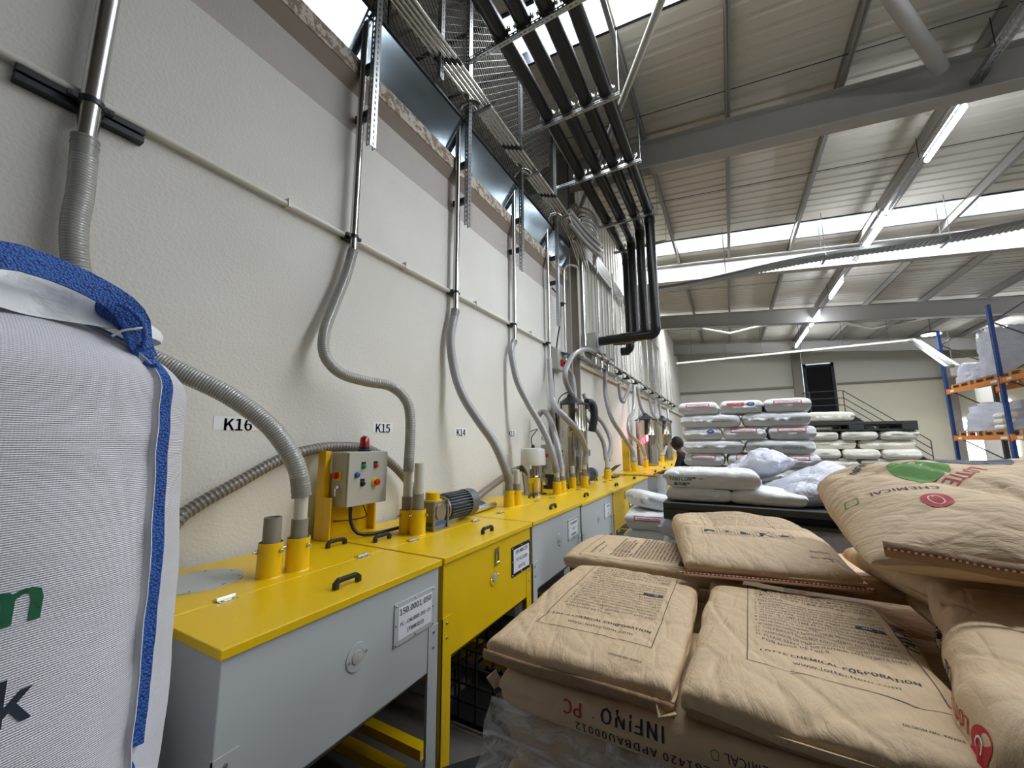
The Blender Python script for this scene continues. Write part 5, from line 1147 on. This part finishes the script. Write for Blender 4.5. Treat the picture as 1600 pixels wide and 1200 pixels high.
# gathered collar and ruffled rim
g = G()
def collar(u, v):
    a = PI*.0+u*2*PI; r = .40-.05*v+.03*math.sin(a*9)+.02*noise.noise(Vector((math.cos(a)*4, math.sin(a)*4, v*3)))
    pp = (abs(math.cos(a))**3+abs(math.sin(a))**3)**(-1/3)
    return Vector((BC.x+r*pp*math.cos(a+BR), BC.y+r*pp*math.sin(a+BR), BT-.015+.085*v+.025*noise.noise(Vector((math.cos(a)*5, math.sin(a)*5, 6)))*v))
g.grid(collar, 140, 8); g.build('collar', 'sack_white', bb, smooth=80)
# corner seams with strap
for kk, ang in enumerate((PI/4, -PI/4)):
    g = G(); c_ = lambda z, o_, t_=0: bb_pt(ang+t_, z)+Vector((math.cos(ang+BR), math.sin(ang+BR), 0))*o_
    zz = [.3+i*(1.93-.3)/150 for i in range(151)]; T = Vector((-math.sin(ang+BR), math.cos(ang+BR), 0)); nrm = Vector((math.cos(ang+BR), math.sin(ang+BR), 0))
    # ruffled white seam lip
    vs = []
    for z in zz:
        wob = .003*math.sin(z*38)+.004*noise.noise(Vector((0, 3, z*16))); b = c_(z, -.004); vs += [b-T*.012, b-T*(.010+wob)+nrm*(.016+wob*.4), b-T*(.010+wob+.002)+nrm*(.016+wob*.4), b+T*.004]
    g.add(vs, [(4*i+j, 4*i+j+1, 4*i+5+j, 4*i+4+j) for i in range(150) for j in range(3)])
    g.build('seam_lip', 'seam_white', bb, smooth=60)
    g = G(); vs = []; wd = .030
    z0s = 1.17 if kk == 0 else .5
    zs2 = [z0s+i*(1.945-z0s)/100 for i in range(101)]
    for i, z in enumerate(zs2):
        b = c_(z, .003); w2 = wd*(.85+.15*min(1, (z-z0s)/.2)); vs += [b+T*.002, b+T*(w2*.5)+nrm*.012, b+T*w2+nrm*.004, b+T*(w2+.002)-nrm*.004]
    g.add(vs, [(4*i+j, 4*i+j+1, 4*i+5+j, 4*i+4+j) for i in range(100) for j in range(3)])
    g.build('corner_strap', 'blue_webbing', bb, smooth=60)
    # the strap re-appearing in short lengths under the lip
    g = G()
    for (za, zb_) in ((1.06, 1.15), (.86, 1.0), (.66, .80), (.45, .6)):
        vs = []; 
        for i in range(9):
            z = za+(zb_-za)*i/8; b = c_(z, .002); w2 = .016*math.sin(PI*(i+.3)/8.6); vs += [b, b+T*w2+nrm*.004]
        g.add(vs, [(2*i, 2*i+1, 2*i+3, 2*i+2) for i in range(8)])
    g.build('strap_length', 'blue_webbing', bb)
def webbing(pts, wd, name='lifting_loop', twist=0):
    P = smooth_path([Vector(p) for p in pts], .015); g = G(); vs = []; n = len(P)
    for i, p in enumerate(P):
        d = (P[min(i+1, n-1)]-P[max(i-1, 0)]).normalized(); up = Vector((0,0,1)); s_ = d.cross(up).normalized(); q = s_.cross(d).normalized()
        a = twist*i/n; e1 = q*math.cos(a)+s_*math.sin(a); e2 = d.cross(e1)
        for (k1, k2) in ((-wd/2, -.002), (0, -.004), (wd/2, -.002), (wd/2, .002), (0, .004), (-wd/2, .002)): vs.append(p+e1*k1+e2*k2)
    g.add(vs, [(6*i+j, 6*i+(j+1) % 6, 6*i+6+(j+1) % 6, 6*i+6+j) for i in range(n-1) for j in range(6)]); return g.build(name, 'blue_webbing', bb, smooth=50)
cn = bb_pt(PI/4, 1.90)
dirv = lambda px, py, r: CAM+(at(px, py, 'x', -1)-CAM).normalized()*r
webbing([dirv(222, 545, 1.06), dirv(212, 505, 1.06), dirv(190, 475, 1.07), dirv(130, 440, 1.06), dirv(60, 412, 1.04), dirv(0, 398, 1.02), dirv(-120, 400, 1.0), dirv(-260, 470, .98)], .045, twist=.3)
webbing([dirv(228, 560, 1.07), dirv(205, 508, 1.07), dirv(175, 485, 1.09), dirv(130, 470, 1.12), dirv(60, 458, 1.12), dirv(0, 462, 1.10), dirv(-100, 470, 1.05)], .04, twist=.2)
g = G(); g.tube([dirv(185, 475, 1.05), dirv(200, 482, 1.045), dirv(218, 497, 1.045), dirv(226, 520, 1.045), dirv(222, 545, 1.05), dirv(205, 540, 1.05), dirv(190, 500, 1.045)], .0045, 8, spacing=.006, rib=(.012, .0012)); g.tube([dirv(226, 565, 1.05), dirv(238, 572, 1.045), dirv(247, 570, 1.04)], .004, 8, spacing=.006)
g.build('tie_cord', 'blue_webbing', bb, smooth=60)
g = G(); g.tube([dirv(175, 525, 1.04), dirv(190, 517, 1.035), dirv(210, 514, 1.035), dirv(222, 512, 1.04)], .0022, 6, spacing=.01); g.build('white_thread', 'seam_white', bb)
# lettering woven into the front: its right-hand ends show
class WrapPrint(Print):
    pass
fn = Vector((math.cos(R(15)), math.sin(R(15)), 0)); ft = Vector((-math.sin(R(15)), math.cos(R(15)), 0))
bwp = Print(body, (0,0,0), ft, (0,0,1), -fn, .0012)
def bbtext(s_, px, py, size, m_, align='RIGHT'):
    p = at(px, py, 'x', -.95)
    # where the pixel's ray meets the bag
    d = (at(px, py, 'x', -1)-CAM).normalized(); lo = CAM-wpos(body); h = bwp.t.ray_cast(lo, d)[0]
    if h is None: h = fn*.47
    bwp.text(s_, h.dot(ft), h.z, size, m_, .03, align)
bbtext('kim', 76, 922, .088, 'ink_dgreen'); bbtext('rik', 50, 1080, .080, 'ink_navy'); bwp.done('printed_letters')
pallet(-1.88, -.92, -.46, .50, 0, 'wooden pallet under the white bulk bag', .148, 'wood', 'wooden_pallet')

# ------------------------------------------------------------------ white sacks
WL, WW, WH = .62, .42, .138
def wsack(seed, L=.60, W=.40, H=.14, wr=.006, n=(40, 30)): return sack_grid(L, W, H*1.03, seed, wr, 9, 2.3, n, pillow=.05)
GN = 'white sacks of the stack with red and blue labels'
end_src = place('plastic_sack', wsack(201, .60, .395, .142), 'sack_white', (0, 0, -5), R(90), label='x', group=GN)
side_src = place('plastic_sack', wsack(202, .595, .40, .142), 'sack_white', (0, 0, -5), 0, label='x', group=GN)
def decorate(o, kind, blue=False):
    """red strip label on the end or small print along the side; the sack is turned so that world -Y faces the viewer"""
    if kind == 'end':   # local -X end faces the viewer
        pt = Print(o, (0, 0, 0), (0,-1,0), (0,0,1), (1,0,0), .0015)
        if blue: pt.put(fine(*ellipse2d(.09, .100, .036, .022)), 'ink_blue'); pt.lift = .003; pt.text('SKC', .09, .1, .02, 'paper_white', .03, 'CENTER')
        if not blue or blue == 2:
            x0, y0, x1, y1 = (-.12, .085, .12, .125) if not blue else (-.13, .088, .03, .12)
            pt.put(fine([(x0,y0),(x1,y0),(x1,y1),(x0,y1)], [(0,1,2,3)]), 'ink_pink'); pt.lift = .0024; pt.put(fine([(x0+.01,y0+.008),(x1-.01,y0+.008),(x1-.01,y1-.008),(x0+.01,y1-.008)], [(0,1,2,3)]), 'paper_white'); pt.lift = .003
            pt.text('POLYCARBONATE RESIN', 0, (y0+y1)/2, .016, 'ink_red', .02, 'CENTER')
        pt.done()
    else:
        pr = Print(o, (0, 0, .065), (1,0,0), (0,0,1), (0,1,0), .0015); pr.text('POLYCARBONATE', -.2, .0, .019, 'ink_slate', .01); pr.text('MADE IN KOREA  25 KG', .02, .0, .019, 'ink_slate', .01); pr.done()
x0s, y0s = -.49, 4.8; rownm = ['top', 'second', 'third', 'fourth', 'fifth']
zt = 2.12; lh = .140
for r_ in range(15):
    z = zt-lh*(r_+1); sp = .012*r_ if r_ < 5 else .05
    if z < .1: break
    depth = 2 if r_ < 5 else 1
    if r_ % 2 == 0:
        for i in range(3):
            x = x0s+.20+.405*i+sp*.5+(.01 if i else 0)
            nm = 'white sack end-on, %s from left in the %s layer of the red-labelled stack' % (('first', 'second', 'third')[i], rownm[r_]) if r_ < 5 else 'white sack low in the stack with red and blue labels, hidden behind nearer sacks'
            if r_ < 5:
                o = place('plastic_sack', wsack(210+r_*7+i, .60, .400, .146, .008), 'sack_white', (x, y0s+.30, z), R(90+random.uniform(-2, 2)), label=nm, cat='bag', group=GN)
                decorate(o, 'end', {(0,1): 2, (2,0): 1}.get((r_, i), 0))
            else: copy_thing(end_src, (x, y0s+.3, z), (0,0,R(90)), nm)
    else:
        for i in range(2):
            x = x0s+.30+.605*i+sp*.5
            nm = 'white sack lying lengthwise, %s in the %s layer of the red-labelled stack' % (('left one', 'right one')[i], rownm[r_]) if r_ < 5 else 'white sack low in the stack with red and blue labels, hidden behind nearer sacks'
            if r_ < 5:
                o = place('plastic_sack', wsack(310+r_*7+i, .60, .40, .148, .007), 'sack_white', (x, y0s+.20, z), R(random.uniform(-1.5, 1.5)), label=nm, cat='bag', group=GN); decorate(o, 'side')
            else: copy_thing(side_src, (x, y0s+.2, z), (0,0,0), nm)
zlow = z+lh if z < .1 else z
end_src_done = [bpy.data.objects.remove(o) for o in (end_src, side_src)]
pallet(-.52, .80, 4.8, 5.7, 0, 'pallet under the stack with red and blue labels', zlow if zlow > .08 else .1)

# stack with the black double pallet, farther off
GM = 'cream sacks under the farther black pallet'
pallet(.93, 2.20, 7.2, 8.3, 1.83, 'black plastic pallet lying on the farther cream sacks', .125, 'pallet_plastic')
o = place('plastic_sack', wsack(401, .56, .38, .155, .008), 'sack_cream', (1.30, 7.42, 1.955), 0, label='single cream sack lying on the black pallet in front of the far wall', cat='bag')
fs = wsack(402, .46, .42, .135, .008); s1 = None
for r_ in range(13):
    z = 1.83-.132*(r_+1)
    if z < .1: break
    xs = [.95+.22+.42*i for i in range(3)] if r_ % 2 == 0 else [.95+.31+.62*i for i in range(2)]
    for i, x in enumerate(xs):
        nm = 'cream sack, %s from the left in the %s layer under the black pallet' % (('first', 'second', 'third')[i], rownm[r_]) if r_ < 4 else 'cream sack low in the farther stack, hidden behind nearer sacks'
        o = place('plastic_sack', wsack(410+r_*5+i, .60 if r_ % 2 else .5, .40, .138, .008, (30, 24)) if r_ < 4 else fs, 'sack_cream', (x, 7.46, z), 0 if r_ % 2 else R(90), label=nm, cat='bag', group=GM)
        if r_ == 0 and i > 0:
            pt = Print(o, (0, 0, 0), (0,-1,0), (1,0,0), (0,0,-1), .002); pt.put(fine([(-.12,-.24),(.12,-.24),(.12,-.20),(-.12,-.20)], [(0,1,2,3)]), 'ink_lblue'); pt.done()
        if r_ >= 4 and fs is not None: fs2 = fs
pallet(.93, 2.2, 7.2, 8.0, 0, 'pallet under the farther cream sacks', max(.1, 1.83-.132*13 if 1.83-.132*13 > .1 else .11))
# TARFLON stack on a black pallet
GT = 'white sacks on the black pallet behind the brown ones'
pallet(-.455, .75, 3.05, 4.1, 1.155, 'dark plastic pallet carrying the white sacks lettered TARFLON', .115)
T1 = place('plastic_sack', wsack(501, .42, .42, .10, .007), 'sack_white', (-.235, 3.32, 1.27), R(1), label='white sack under the left half of the sack lettered TARFLON', cat='bag', group=GT)
T2 = place('plastic_sack', wsack(502, .44, .42, .10, .008), 'sack_white', (.19, 3.32, 1.27), R(-3), label='white sack under the right end of the TARFLON sack, its corner pointing right', cat='bag', group=GT)
T3 = place('plastic_sack', wsack(503, .62, .42, .135, .009, (80, 50)), 'sack_white', (-.15, 3.32, 1.362), R(1), label='white sack lettered TARFLON in green', cat='bag', group=GT)
pr = Print(T3, (0,0,0), (1,0,0), (0,0,1), (0,1,0), .0015); pr.text('TARFLON™', -.265, .072, .036, 'ink_dgreen', .03); pr.text('SGC', -.07, .074, .016, 'ink_dgreen', .02); pr.text('泰夫隆™', -.235, .035, .030, 'ink_dgreen', .025); pr.done()
pt = Print(T3, (0,0,0), (1,0,0), (0,1,0), (0,0,-1), .0015)
for (x, y) in ((-.19, -.05), (-.15, -.05), (-.02, -.06), (.10, -.03), (.2, -.08)): pt.text('无尘\n树脂', x, y, .022, 'ink_dgreen', .02, 'CENTER', PI/2)
pt.done()
for k, (o_, nm) in enumerate(((T2, 0),)):
    pt = Print(o_, (0,0,0), (1,0,0), (0,1,0), (0,0,-1), .0015); pt.text('TARFLON', .0, -.05, .02, 'ink_dgreen', .02, 'CENTER'); pt.done()
def df_s(p, u, v): p.z *= 1+.35*math.exp(-((u-.3)**2+(v)**2)*2); p.z += .01*noise.noise(Vector((u*3, v*3, 2))); return p
place('clear_plastic_sack', sack_grid(.50, .46, .20, 511, .022, 3.2, 1.8, (70, 60), deform=df_s, cf=1.6), 'film_white', (.52, 3.42, 1.27), R(18), ry=R(-8), label='bluish white half-filled plastic bag slumped beside the TARFLON sack', cat='bag')
place('clear_plastic_sack', sack_grid(.42, .40, .17, 517, .022, 3.2, 1.8, (60, 50), deform=df_s, cf=1.8), 'film_white', (.20, 3.78, 1.40), R(-20), ry=R(-14), label='smaller bluish plastic bag poking up behind the TARFLON sack', cat='bag')
lows = None
for li in range(7):
    for (x, y) in ((-.2, 3.3), (.42, 3.3), (-.2, 3.75), (.42, 3.75)):
        z = 1.155-.145*(li+1)
        if li == 0: 
            o = place('plastic_sack', wsack(521+int(x*10+y*10), .60, .42, .148, .016), 'film_white', (x, y, z), 0, label='film-wrapped white sack directly under the dark pallet, %s %s' % ('front' if y < 3.5 else 'rear', 'left' if x < 0 else 'right'), cat='bag', group='film-wrapped white sacks under the dark pallet')
        elif lows is None: lows = place('plastic_sack', wsack(530, .60, .42, .148, .01, (26, 20)), 'sack_white', (x, y, z), 0, label='white sack low under the dark pallet, hidden behind the brown sacks', cat='bag', group='low white sacks under the dark pallet')
        else: copy_thing(lows, (x, y, z))
pallet(-.5, .75, 3.1, 3.95, 0, 'pallet under the film-wrapped white sacks', .135)
# loose sacks by the hoppers
place('plastic_sack', wsack(541, .42, .34, .14, .012), 'sack_white', (-.66, 3.85, 1.085), R(35), rx=R(-4), ry=R(14), label='white sack with a red label slumped on another beside the grey hopper', cat='bag')
L2 = place('plastic_sack', wsack(543, .46, .40, .15, .01), 'sack_white', (-.68, 3.82, .94), R(95), label='lower white sack with a red label beside the hoppers, just behind the brown sacks', cat='bag')
decorate(L2, 'end')
lowl = None
for li in range(5):
    z = .94-.15*(li+1)
    if z < .12: break
    nm = 'white sack in the low pile beside the hoppers, mostly hidden by the brown sacks'
    if lowl is None: lowl = place('plastic_sack', wsack(547, .46, .40, .152, .01, (26, 20)), 'sack_white', (-.68, 3.82, z), R(90), label=nm, cat='bag', group='low pile beside the hoppers')
    else: copy_thing(lowl, (-.68, 3.82, z))
pallet(-.92, -.53, 3.5, 4.1, 0, 'small pallet under the low pile of white sacks beside the hoppers', .188, legs=(0, 1))

# ------------------------------------------------------------------ pallet racking on the right
rk = thing('pallet_rack', 'blue and orange pallet rack at the right of the hall', 'rack', (6.9, 15, 0))
def upright(x, y, z1=5.28):
    g = G()
    g.slotted((x-.05, y-.05, 0), (0,0,1), (0,1,0), z1, .10, .075, .035, .014, 2); g.box((x-.05, y-.052, 0), (x+.02, y-.048, z1)).box((x-.05, y+.048, 0), (x+.02, y+.052, z1)).box((x-.08, y-.08, 0), (x+.08, y+.08, .01))
    return g.build('upright', 'rack_blue', rk, solid=.002)
RY = [12.15, 15.1, 18.05]
for y in RY:
    upright(6.35, y)
    g = G(); g.box((7.35, y-.05, 0), (7.45, y+.05, 5.2)); g.build('rear_upright', 'pallet_plastic', rk)
    g = G(); z = .3; s_ = 0
    while z < 4.9: 
        a, b_ = (6.36, 7.4) if s_ % 2 == 0 else (7.4, 6.36); g.bar((a, y, z), (b_, y, z+.75), .03, .03); z += .75; s_ += 1
    g.build('frame_brace', 'rail_steel', rk)
for k in range(2):
    for z in (1.74, 3.23):
        for x in (6.33, 7.42):
            g = G(); g.box((x-.025, RY[k]+.05, z-.06), (x+.025, RY[k+1]-.05, z+.06)).box((x-.035, RY[k]+.03, z-.09), (x+.035, RY[k]+.09, z+.09)).box((x-.035, RY[k+1]-.09, z-.09), (x+.035, RY[k+1]-.03, z+.09)); bm_ = g.build('load_beam', 'rack_orange', rk, bevel=.004)
            if x < 7:
                g = G(); g.box((x-.028, RY[k]+.12, z-.03), (x-.0255, RY[k]+.42, z+.03)).box((x-.028, RY[k+1]-.5, z-.03), (x-.0255, RY[k+1]-.3, z+.03)); g.build('beam_label', 'paper_white', bm_)
def wood_pallet(x, y, z, label, group='wooden pallets in the rack'):
    th = thing('wooden_pallet', label, 'pallet', (x, y, z), group); g = G()
    for i in range(6): g.box((x-.02, y-.58+i*.2, z+.12), (x+1.12, y-.46+i*.2, z+.142))
    for a in (0, .5, 1): g.box((x-.02+a*1.02, y-.6, z+.10), (x+.10+a*1.02, y+.56, z+.12))
    g.build('boards', 'wood', th); g = G()
    for a in (0, .5, 1):
        for b_ in (-.58, -.07, .44): g.box((x-.02+a*1.02, y+b_, z+.02), (x+.1+a*1.02, y+b_+.14, z+.10))
    for a in (0, .5, 1): g.box((x-.02+a*1.02, y-.6, z), (x+.10+a*1.02, y+.58, z+.02))
    g.build('blocks', 'wood', th)
def load(x0, x1, y0, y1, z, h, seed, m_, label, name='wrapped_load', cat='load', rough=.05):
    def f(u, v, kk):
        pass
    g = G(); n = 44; vs = []; m2 = 26
    for j in range(m2):
        t = j/(m2-1); zz = z+h*min(1, t/.8); sc_ = 1 if t <= .8 else 1-(t-.8)/.2
        for k in range(n):
            a = 2*PI*k/n; c, s_ = math.cos(a), math.sin(a); r = 1/((abs(c)**5+abs(s_)**5)**.2)
            r *= (sc_*.98+.02) if t > .8 else 1-.10*(t/.8)**4
            nz_ = noise.noise(Vector((c*2.2+seed, s_*2.2, zz*2.4)))*rough+noise.noise(Vector((c*7+seed, s_*7, zz*8)))*rough*.5
            vs.append(Vector(((x0+x1)/2+(x1-x0)/2*r*c*(1+nz_), (y0+y1)/2+(y1-y0)/2*r*s_*(1+nz_), zz+(nz_*h*1.2 if t > .6 else 0))))
    g.add(vs, [(j*n+k, j*n+(k+1) % n, (j+1)*n+(k+1) % n, (j+1)*n+k) for j in range(m2-1) for k in range(n)]+[tuple(range(n))[::-1]])
    return tag(g.build(name, m_, smooth=70), label, cat)
sh = (1.80, 3.29); cents = ((15.85, 17.2), (12.8, 14.2))
for zi, z in enumerate(sh):
    for bi, ys2 in enumerate(cents):
        for ci, y in enumerate(ys2):
            wood_pallet(6.36, y, z, 'wooden pallet on the %s rack beam, %s place of the %s bay' % (('lower', 'upper')[zi], ('nearer', 'farther')[ci], ('far', 'near')[bi]))
load(6.42, 7.4, 16.65, 17.75, 3.435, .55, 2, 'stretch_film_load' if 'stretch_film_load' in MATS else 'film_white', 'film-wrapped load on the upper rack level beside the far upright', rough=.14)
load(6.42, 7.4, 15.35, 16.45, 3.435, 1.25, 5, 'film_white', 'tall film-wrapped load on the upper rack level between the blue uprights', rough=.13)
load(6.5, 7.4, 12.4, 14.7, 3.435, .5, 8, 'sack_cream', 'low covered load on the upper rack level at the right edge', rough=.1)
load(6.42, 7.4, 15.4, 17.7, 1.945, .75, 11, 'film_white', 'grey film heap over sacks on the lower rack level', rough=.10)
rs = None
for li in range(3):
    for (y, nm) in ((15.65, 'nearer'), (13.9, 'right bay')):
        q = (6.66, y, 1.945+.15*li); lb = 'white sack on the lower rack level, %s pile, %s layer' % (nm, ('bottom', 'middle', 'top')[li])
        if rs is None: rs = place('plastic_sack', wsack(601, .6, .42, .155, .01, (26, 20)), 'sack_cream', q, 0, label=lb, cat='bag', group='white sacks on the lower rack level')
        else: copy_thing(rs, q, (0,0,R(90 if nm != 'nearer' else 0)), lb)
# sacks on the floor of the rack and a bright doorway behind
load(6.5, 7.3, 15.5, 17.4, .0, .85, 14, 'sack_cream', 'pile of pale sacks on the floor under the rack', rough=.09)
g = G(); g.box((9.0, FY-.06, .2), (9.8, FY-.02, 2.6)).box((10.1, FY-.06, 1.0), (10.6, FY-.02, 3.4)); o = g.build('window_1', 'led_tube'); o['kind'] = 'structure'
o.data.materials[0] = mat('daylit_window', (255, 255, 255), .4, emit=((236, 244, 255), 2.2))
for i, (x, y0, z0_, z1_) in enumerate(((8.6, FY-.5, 0, 6), (10.0, FY-.4, 0, 6))):
    g = G(); g.box((x, y0, z0_), (x+.3, y0+.3, z1_)); struct(g, 'wall_far_column', 'column_paint')
g = G(); g.cyl((8.2, 20.5, 0), (8.2, 20.5, 3.6), .28, 24); tag(g.build('duct_riser', 'panel_white', smooth=True), 'pale round duct standing behind the rack', 'duct')
g = G(); g.box((7.9, 22, 4.2), (9.4, 22.6, 4.9)); g.cyl((8.1, 22.3, 4.9), (8.1, 22.3, ROOF(8.1)-.05), .02, 8).cyl((9.2, 22.3, 4.9), (9.2, 22.3, ROOF(9.2)-.05), .02, 8); tag(g.build('air_handler', 'column_paint', bevel=.02), 'grey box-shaped air unit high behind the rack', 'air unit')
hl = thing('high_bay_lamp', 'round glowing lamp hanging near the top of the far rack upright', 'lamp', at(1455, 523, 'y', 20))
q = at(1455, 523, 'y', 20); g = G(); g.lathe(q, (0,0,1), [(0,.26),(.01,.26),(.02,.1)], 28); g.build('disc', 'led_tube', hl)
g = G(); g.lathe(q+Vector((0,0,.02)), (0,0,1), [(0,.27),(.08,.2),(.12,.06)], 28); g.cyl(q+Vector((0,0,.1)), (q.x, q.y, ROOF(q.x)-.1), .01, 6); g.build('housing', 'dark_bracket', hl)

# ------------------------------------------------------------------ person by the far hoppers
def person():
    x, y = -.72, 8.05; root = thing('person', 'dark-haired person in black clothes leaning beside the far hoppers, behind the white stack', 'person', (x, y, 0))
    V = []; Ed = []; Rr = []
    def j(p, r, par=None):
        V.append(p); Rr.append(r)
        if par is not None: Ed.append((par, len(V)-1))
        return len(V)-1
    pel = j((0,0,.93), .135); ab = j((-.01,0,1.08), .125, pel); ch = j((-.05,0,1.28), .15, ab); sh_ = j((-.10,0,1.42), .13, ch); nk = j((-.13,0,1.50), .055, sh_); hd0 = j((-.15,0,1.56), .055, nk)
    for s_ in (-1, 1):
        h = j((0,.10*s_,.88), .10, pel); kn = j((.03,.11*s_,.50), .062, h); an = j((-.02,.11*s_,.10), .042, kn); tp = j((-.05,.11*s_,.04), .042, an); t2 = j((-.18,.115*s_,.035), .035, tp)
    hands = []
    for s_ in (-1, 1):
        s1 = j((-.10,.17*s_,1.40), .065, sh_); el = j((-.20,.24*s_,1.15), .044, s1); wr_ = j((-.42,.20*s_,1.12), .028, el); pm = j((-.50,.19*s_,1.11), .028, wr_); hands.append((pm, s_))
        for k, (dy, L) in enumerate(((-.030,.062), (-.011,.072), (.009,.068), (.028,.054))): 
            b_ = j((-.515,.19*s_+dy*.8,1.108), .011, pm); c_ = j((-.54-L*.35,.19*s_+dy,1.098), .0085, b_); j((-.545-L*.7,.19*s_+dy,1.075), .007, c_)
        tb = j((-.47,.19*s_-.035*s_,1.11), .012, pm); j((-.505,.19*s_-.055*s_,1.095), .009, tb)
    me = bpy.data.meshes.new('body'); me.from_pydata(V, Ed, []); o = bpy.data.objects.new('body', me); COL.objects.link(o); o.parent = root
    sk = o.modifiers.new('skin', 'SKIN'); 
    for i, r in enumerate(Rr): me.skin_vertices[0].data[i].radius = (r, r*1.0)
    me.skin_vertices[0].data[0].use_root = True; sb_ = o.modifiers.new('smooth', 'SUBSURF'); sb_.levels = 2; sb_.render_levels = 2
    me.materials.append(MATS['skin']); me.materials.append(MATS['shirt_black']); me.materials.append(MATS['trousers_dark'])
    dg = bpy.context.evaluated_depsgraph_get(); m2 = bpy.data.meshes.new_from_object(o.evaluated_get(dg)); o.modifiers.clear(); o.data = m2; m2.materials.clear()
    for m_ in ('skin', 'shirt_black', 'trousers_dark'): m2.materials.append(MATS[m_])
    for f in m2.polygons: 
        c = f.center; f.material_index = 2 if c.z < .95 else (1 if c.z < 1.49 and c.x > -.41 else 0); f.use_smooth = True
    # head with face
    g = G(); n, m3 = 30, 24; hc = Vector((-.17, 0, 1.645)); vs = []
    for i in range(m3):
        ph = PI*i/(m3-1)
        for k in range(n):
            a = 2*PI*k/n; d = Vector((math.sin(ph)*math.cos(a), math.sin(ph)*math.sin(a), math.cos(ph)))
            r = Vector((d.x*.098, d.y*.076, d.z*.122)); 
            if d.z < 0: r.x *= 1+.05*d.z; r.y *= 1+.28*d.z
            f = -d.x                                   # faces -X (towards the hoppers)
            if f > 0:
                r.x -= .022*math.exp(-((d.y/.16)**2+((d.z+.05)/.22)**2))*f            # nose
                for s_ in (-1, 1): r.x += .010*math.exp(-(((d.y-.33*s_)/.16)**2+((d.z-.08)/.12)**2))
                r.x -= .006*math.exp(-((d.y/.28)**2+((d.z+.50)/.07)**2)); r.x += .005*math.exp(-((d.y/.28)**2+((d.z+.44)/.03)**2))
            vs.append(hc+r)
    g.add(vs, [(i*n+k, i*n+(k+1) % n, (i+1)*n+(k+1) % n, (i+1)*n+k) for i in range(m3-1) for k in range(n)])
    for s_ in (-1, 1): g.lathe(hc+Vector((.005, .072*s_, -.005)), (0,s_,0), [(0,.028),(.010,.030),(.014,.018)], 12)
    h = g.build('head', 'skin', smooth=70); h.parent = root
    g = G()
    for s_ in (-1, 1): g.lathe(hc+Vector((-.083, .028*s_, .008)), (-1,0,0), [(0,.012),(.004,.009),(.006,.002)], 10)
    e = g.build('eye', 'ink_black'); e.parent = h
    g = G(); vs = []
    for i in range(14):
        ph = PI*.64*i/13
        for k in range(n):
            a = 2*PI*k/n; d = Vector((math.sin(ph)*math.cos(a), math.sin(ph)*math.sin(a), math.cos(ph)))
            lim = 1.0 if d.x > -.35 or d.z > .55 else .90
            r = Vector((d.x*.112, d.y*.090, d.z*.137))*lim*(1+.03*noise.noise(d*7)); vs.append(hc+r+Vector((.004,0,.004)))
    g.add(vs, [(i*n+k, i*n+(k+1) % n, (i+1)*n+(k+1) % n, (i+1)*n+k) for i in range(13) for k in range(n)]); hr = g.build('hair', 'hair_black', smooth=70); hr.parent = h
    return root
person()
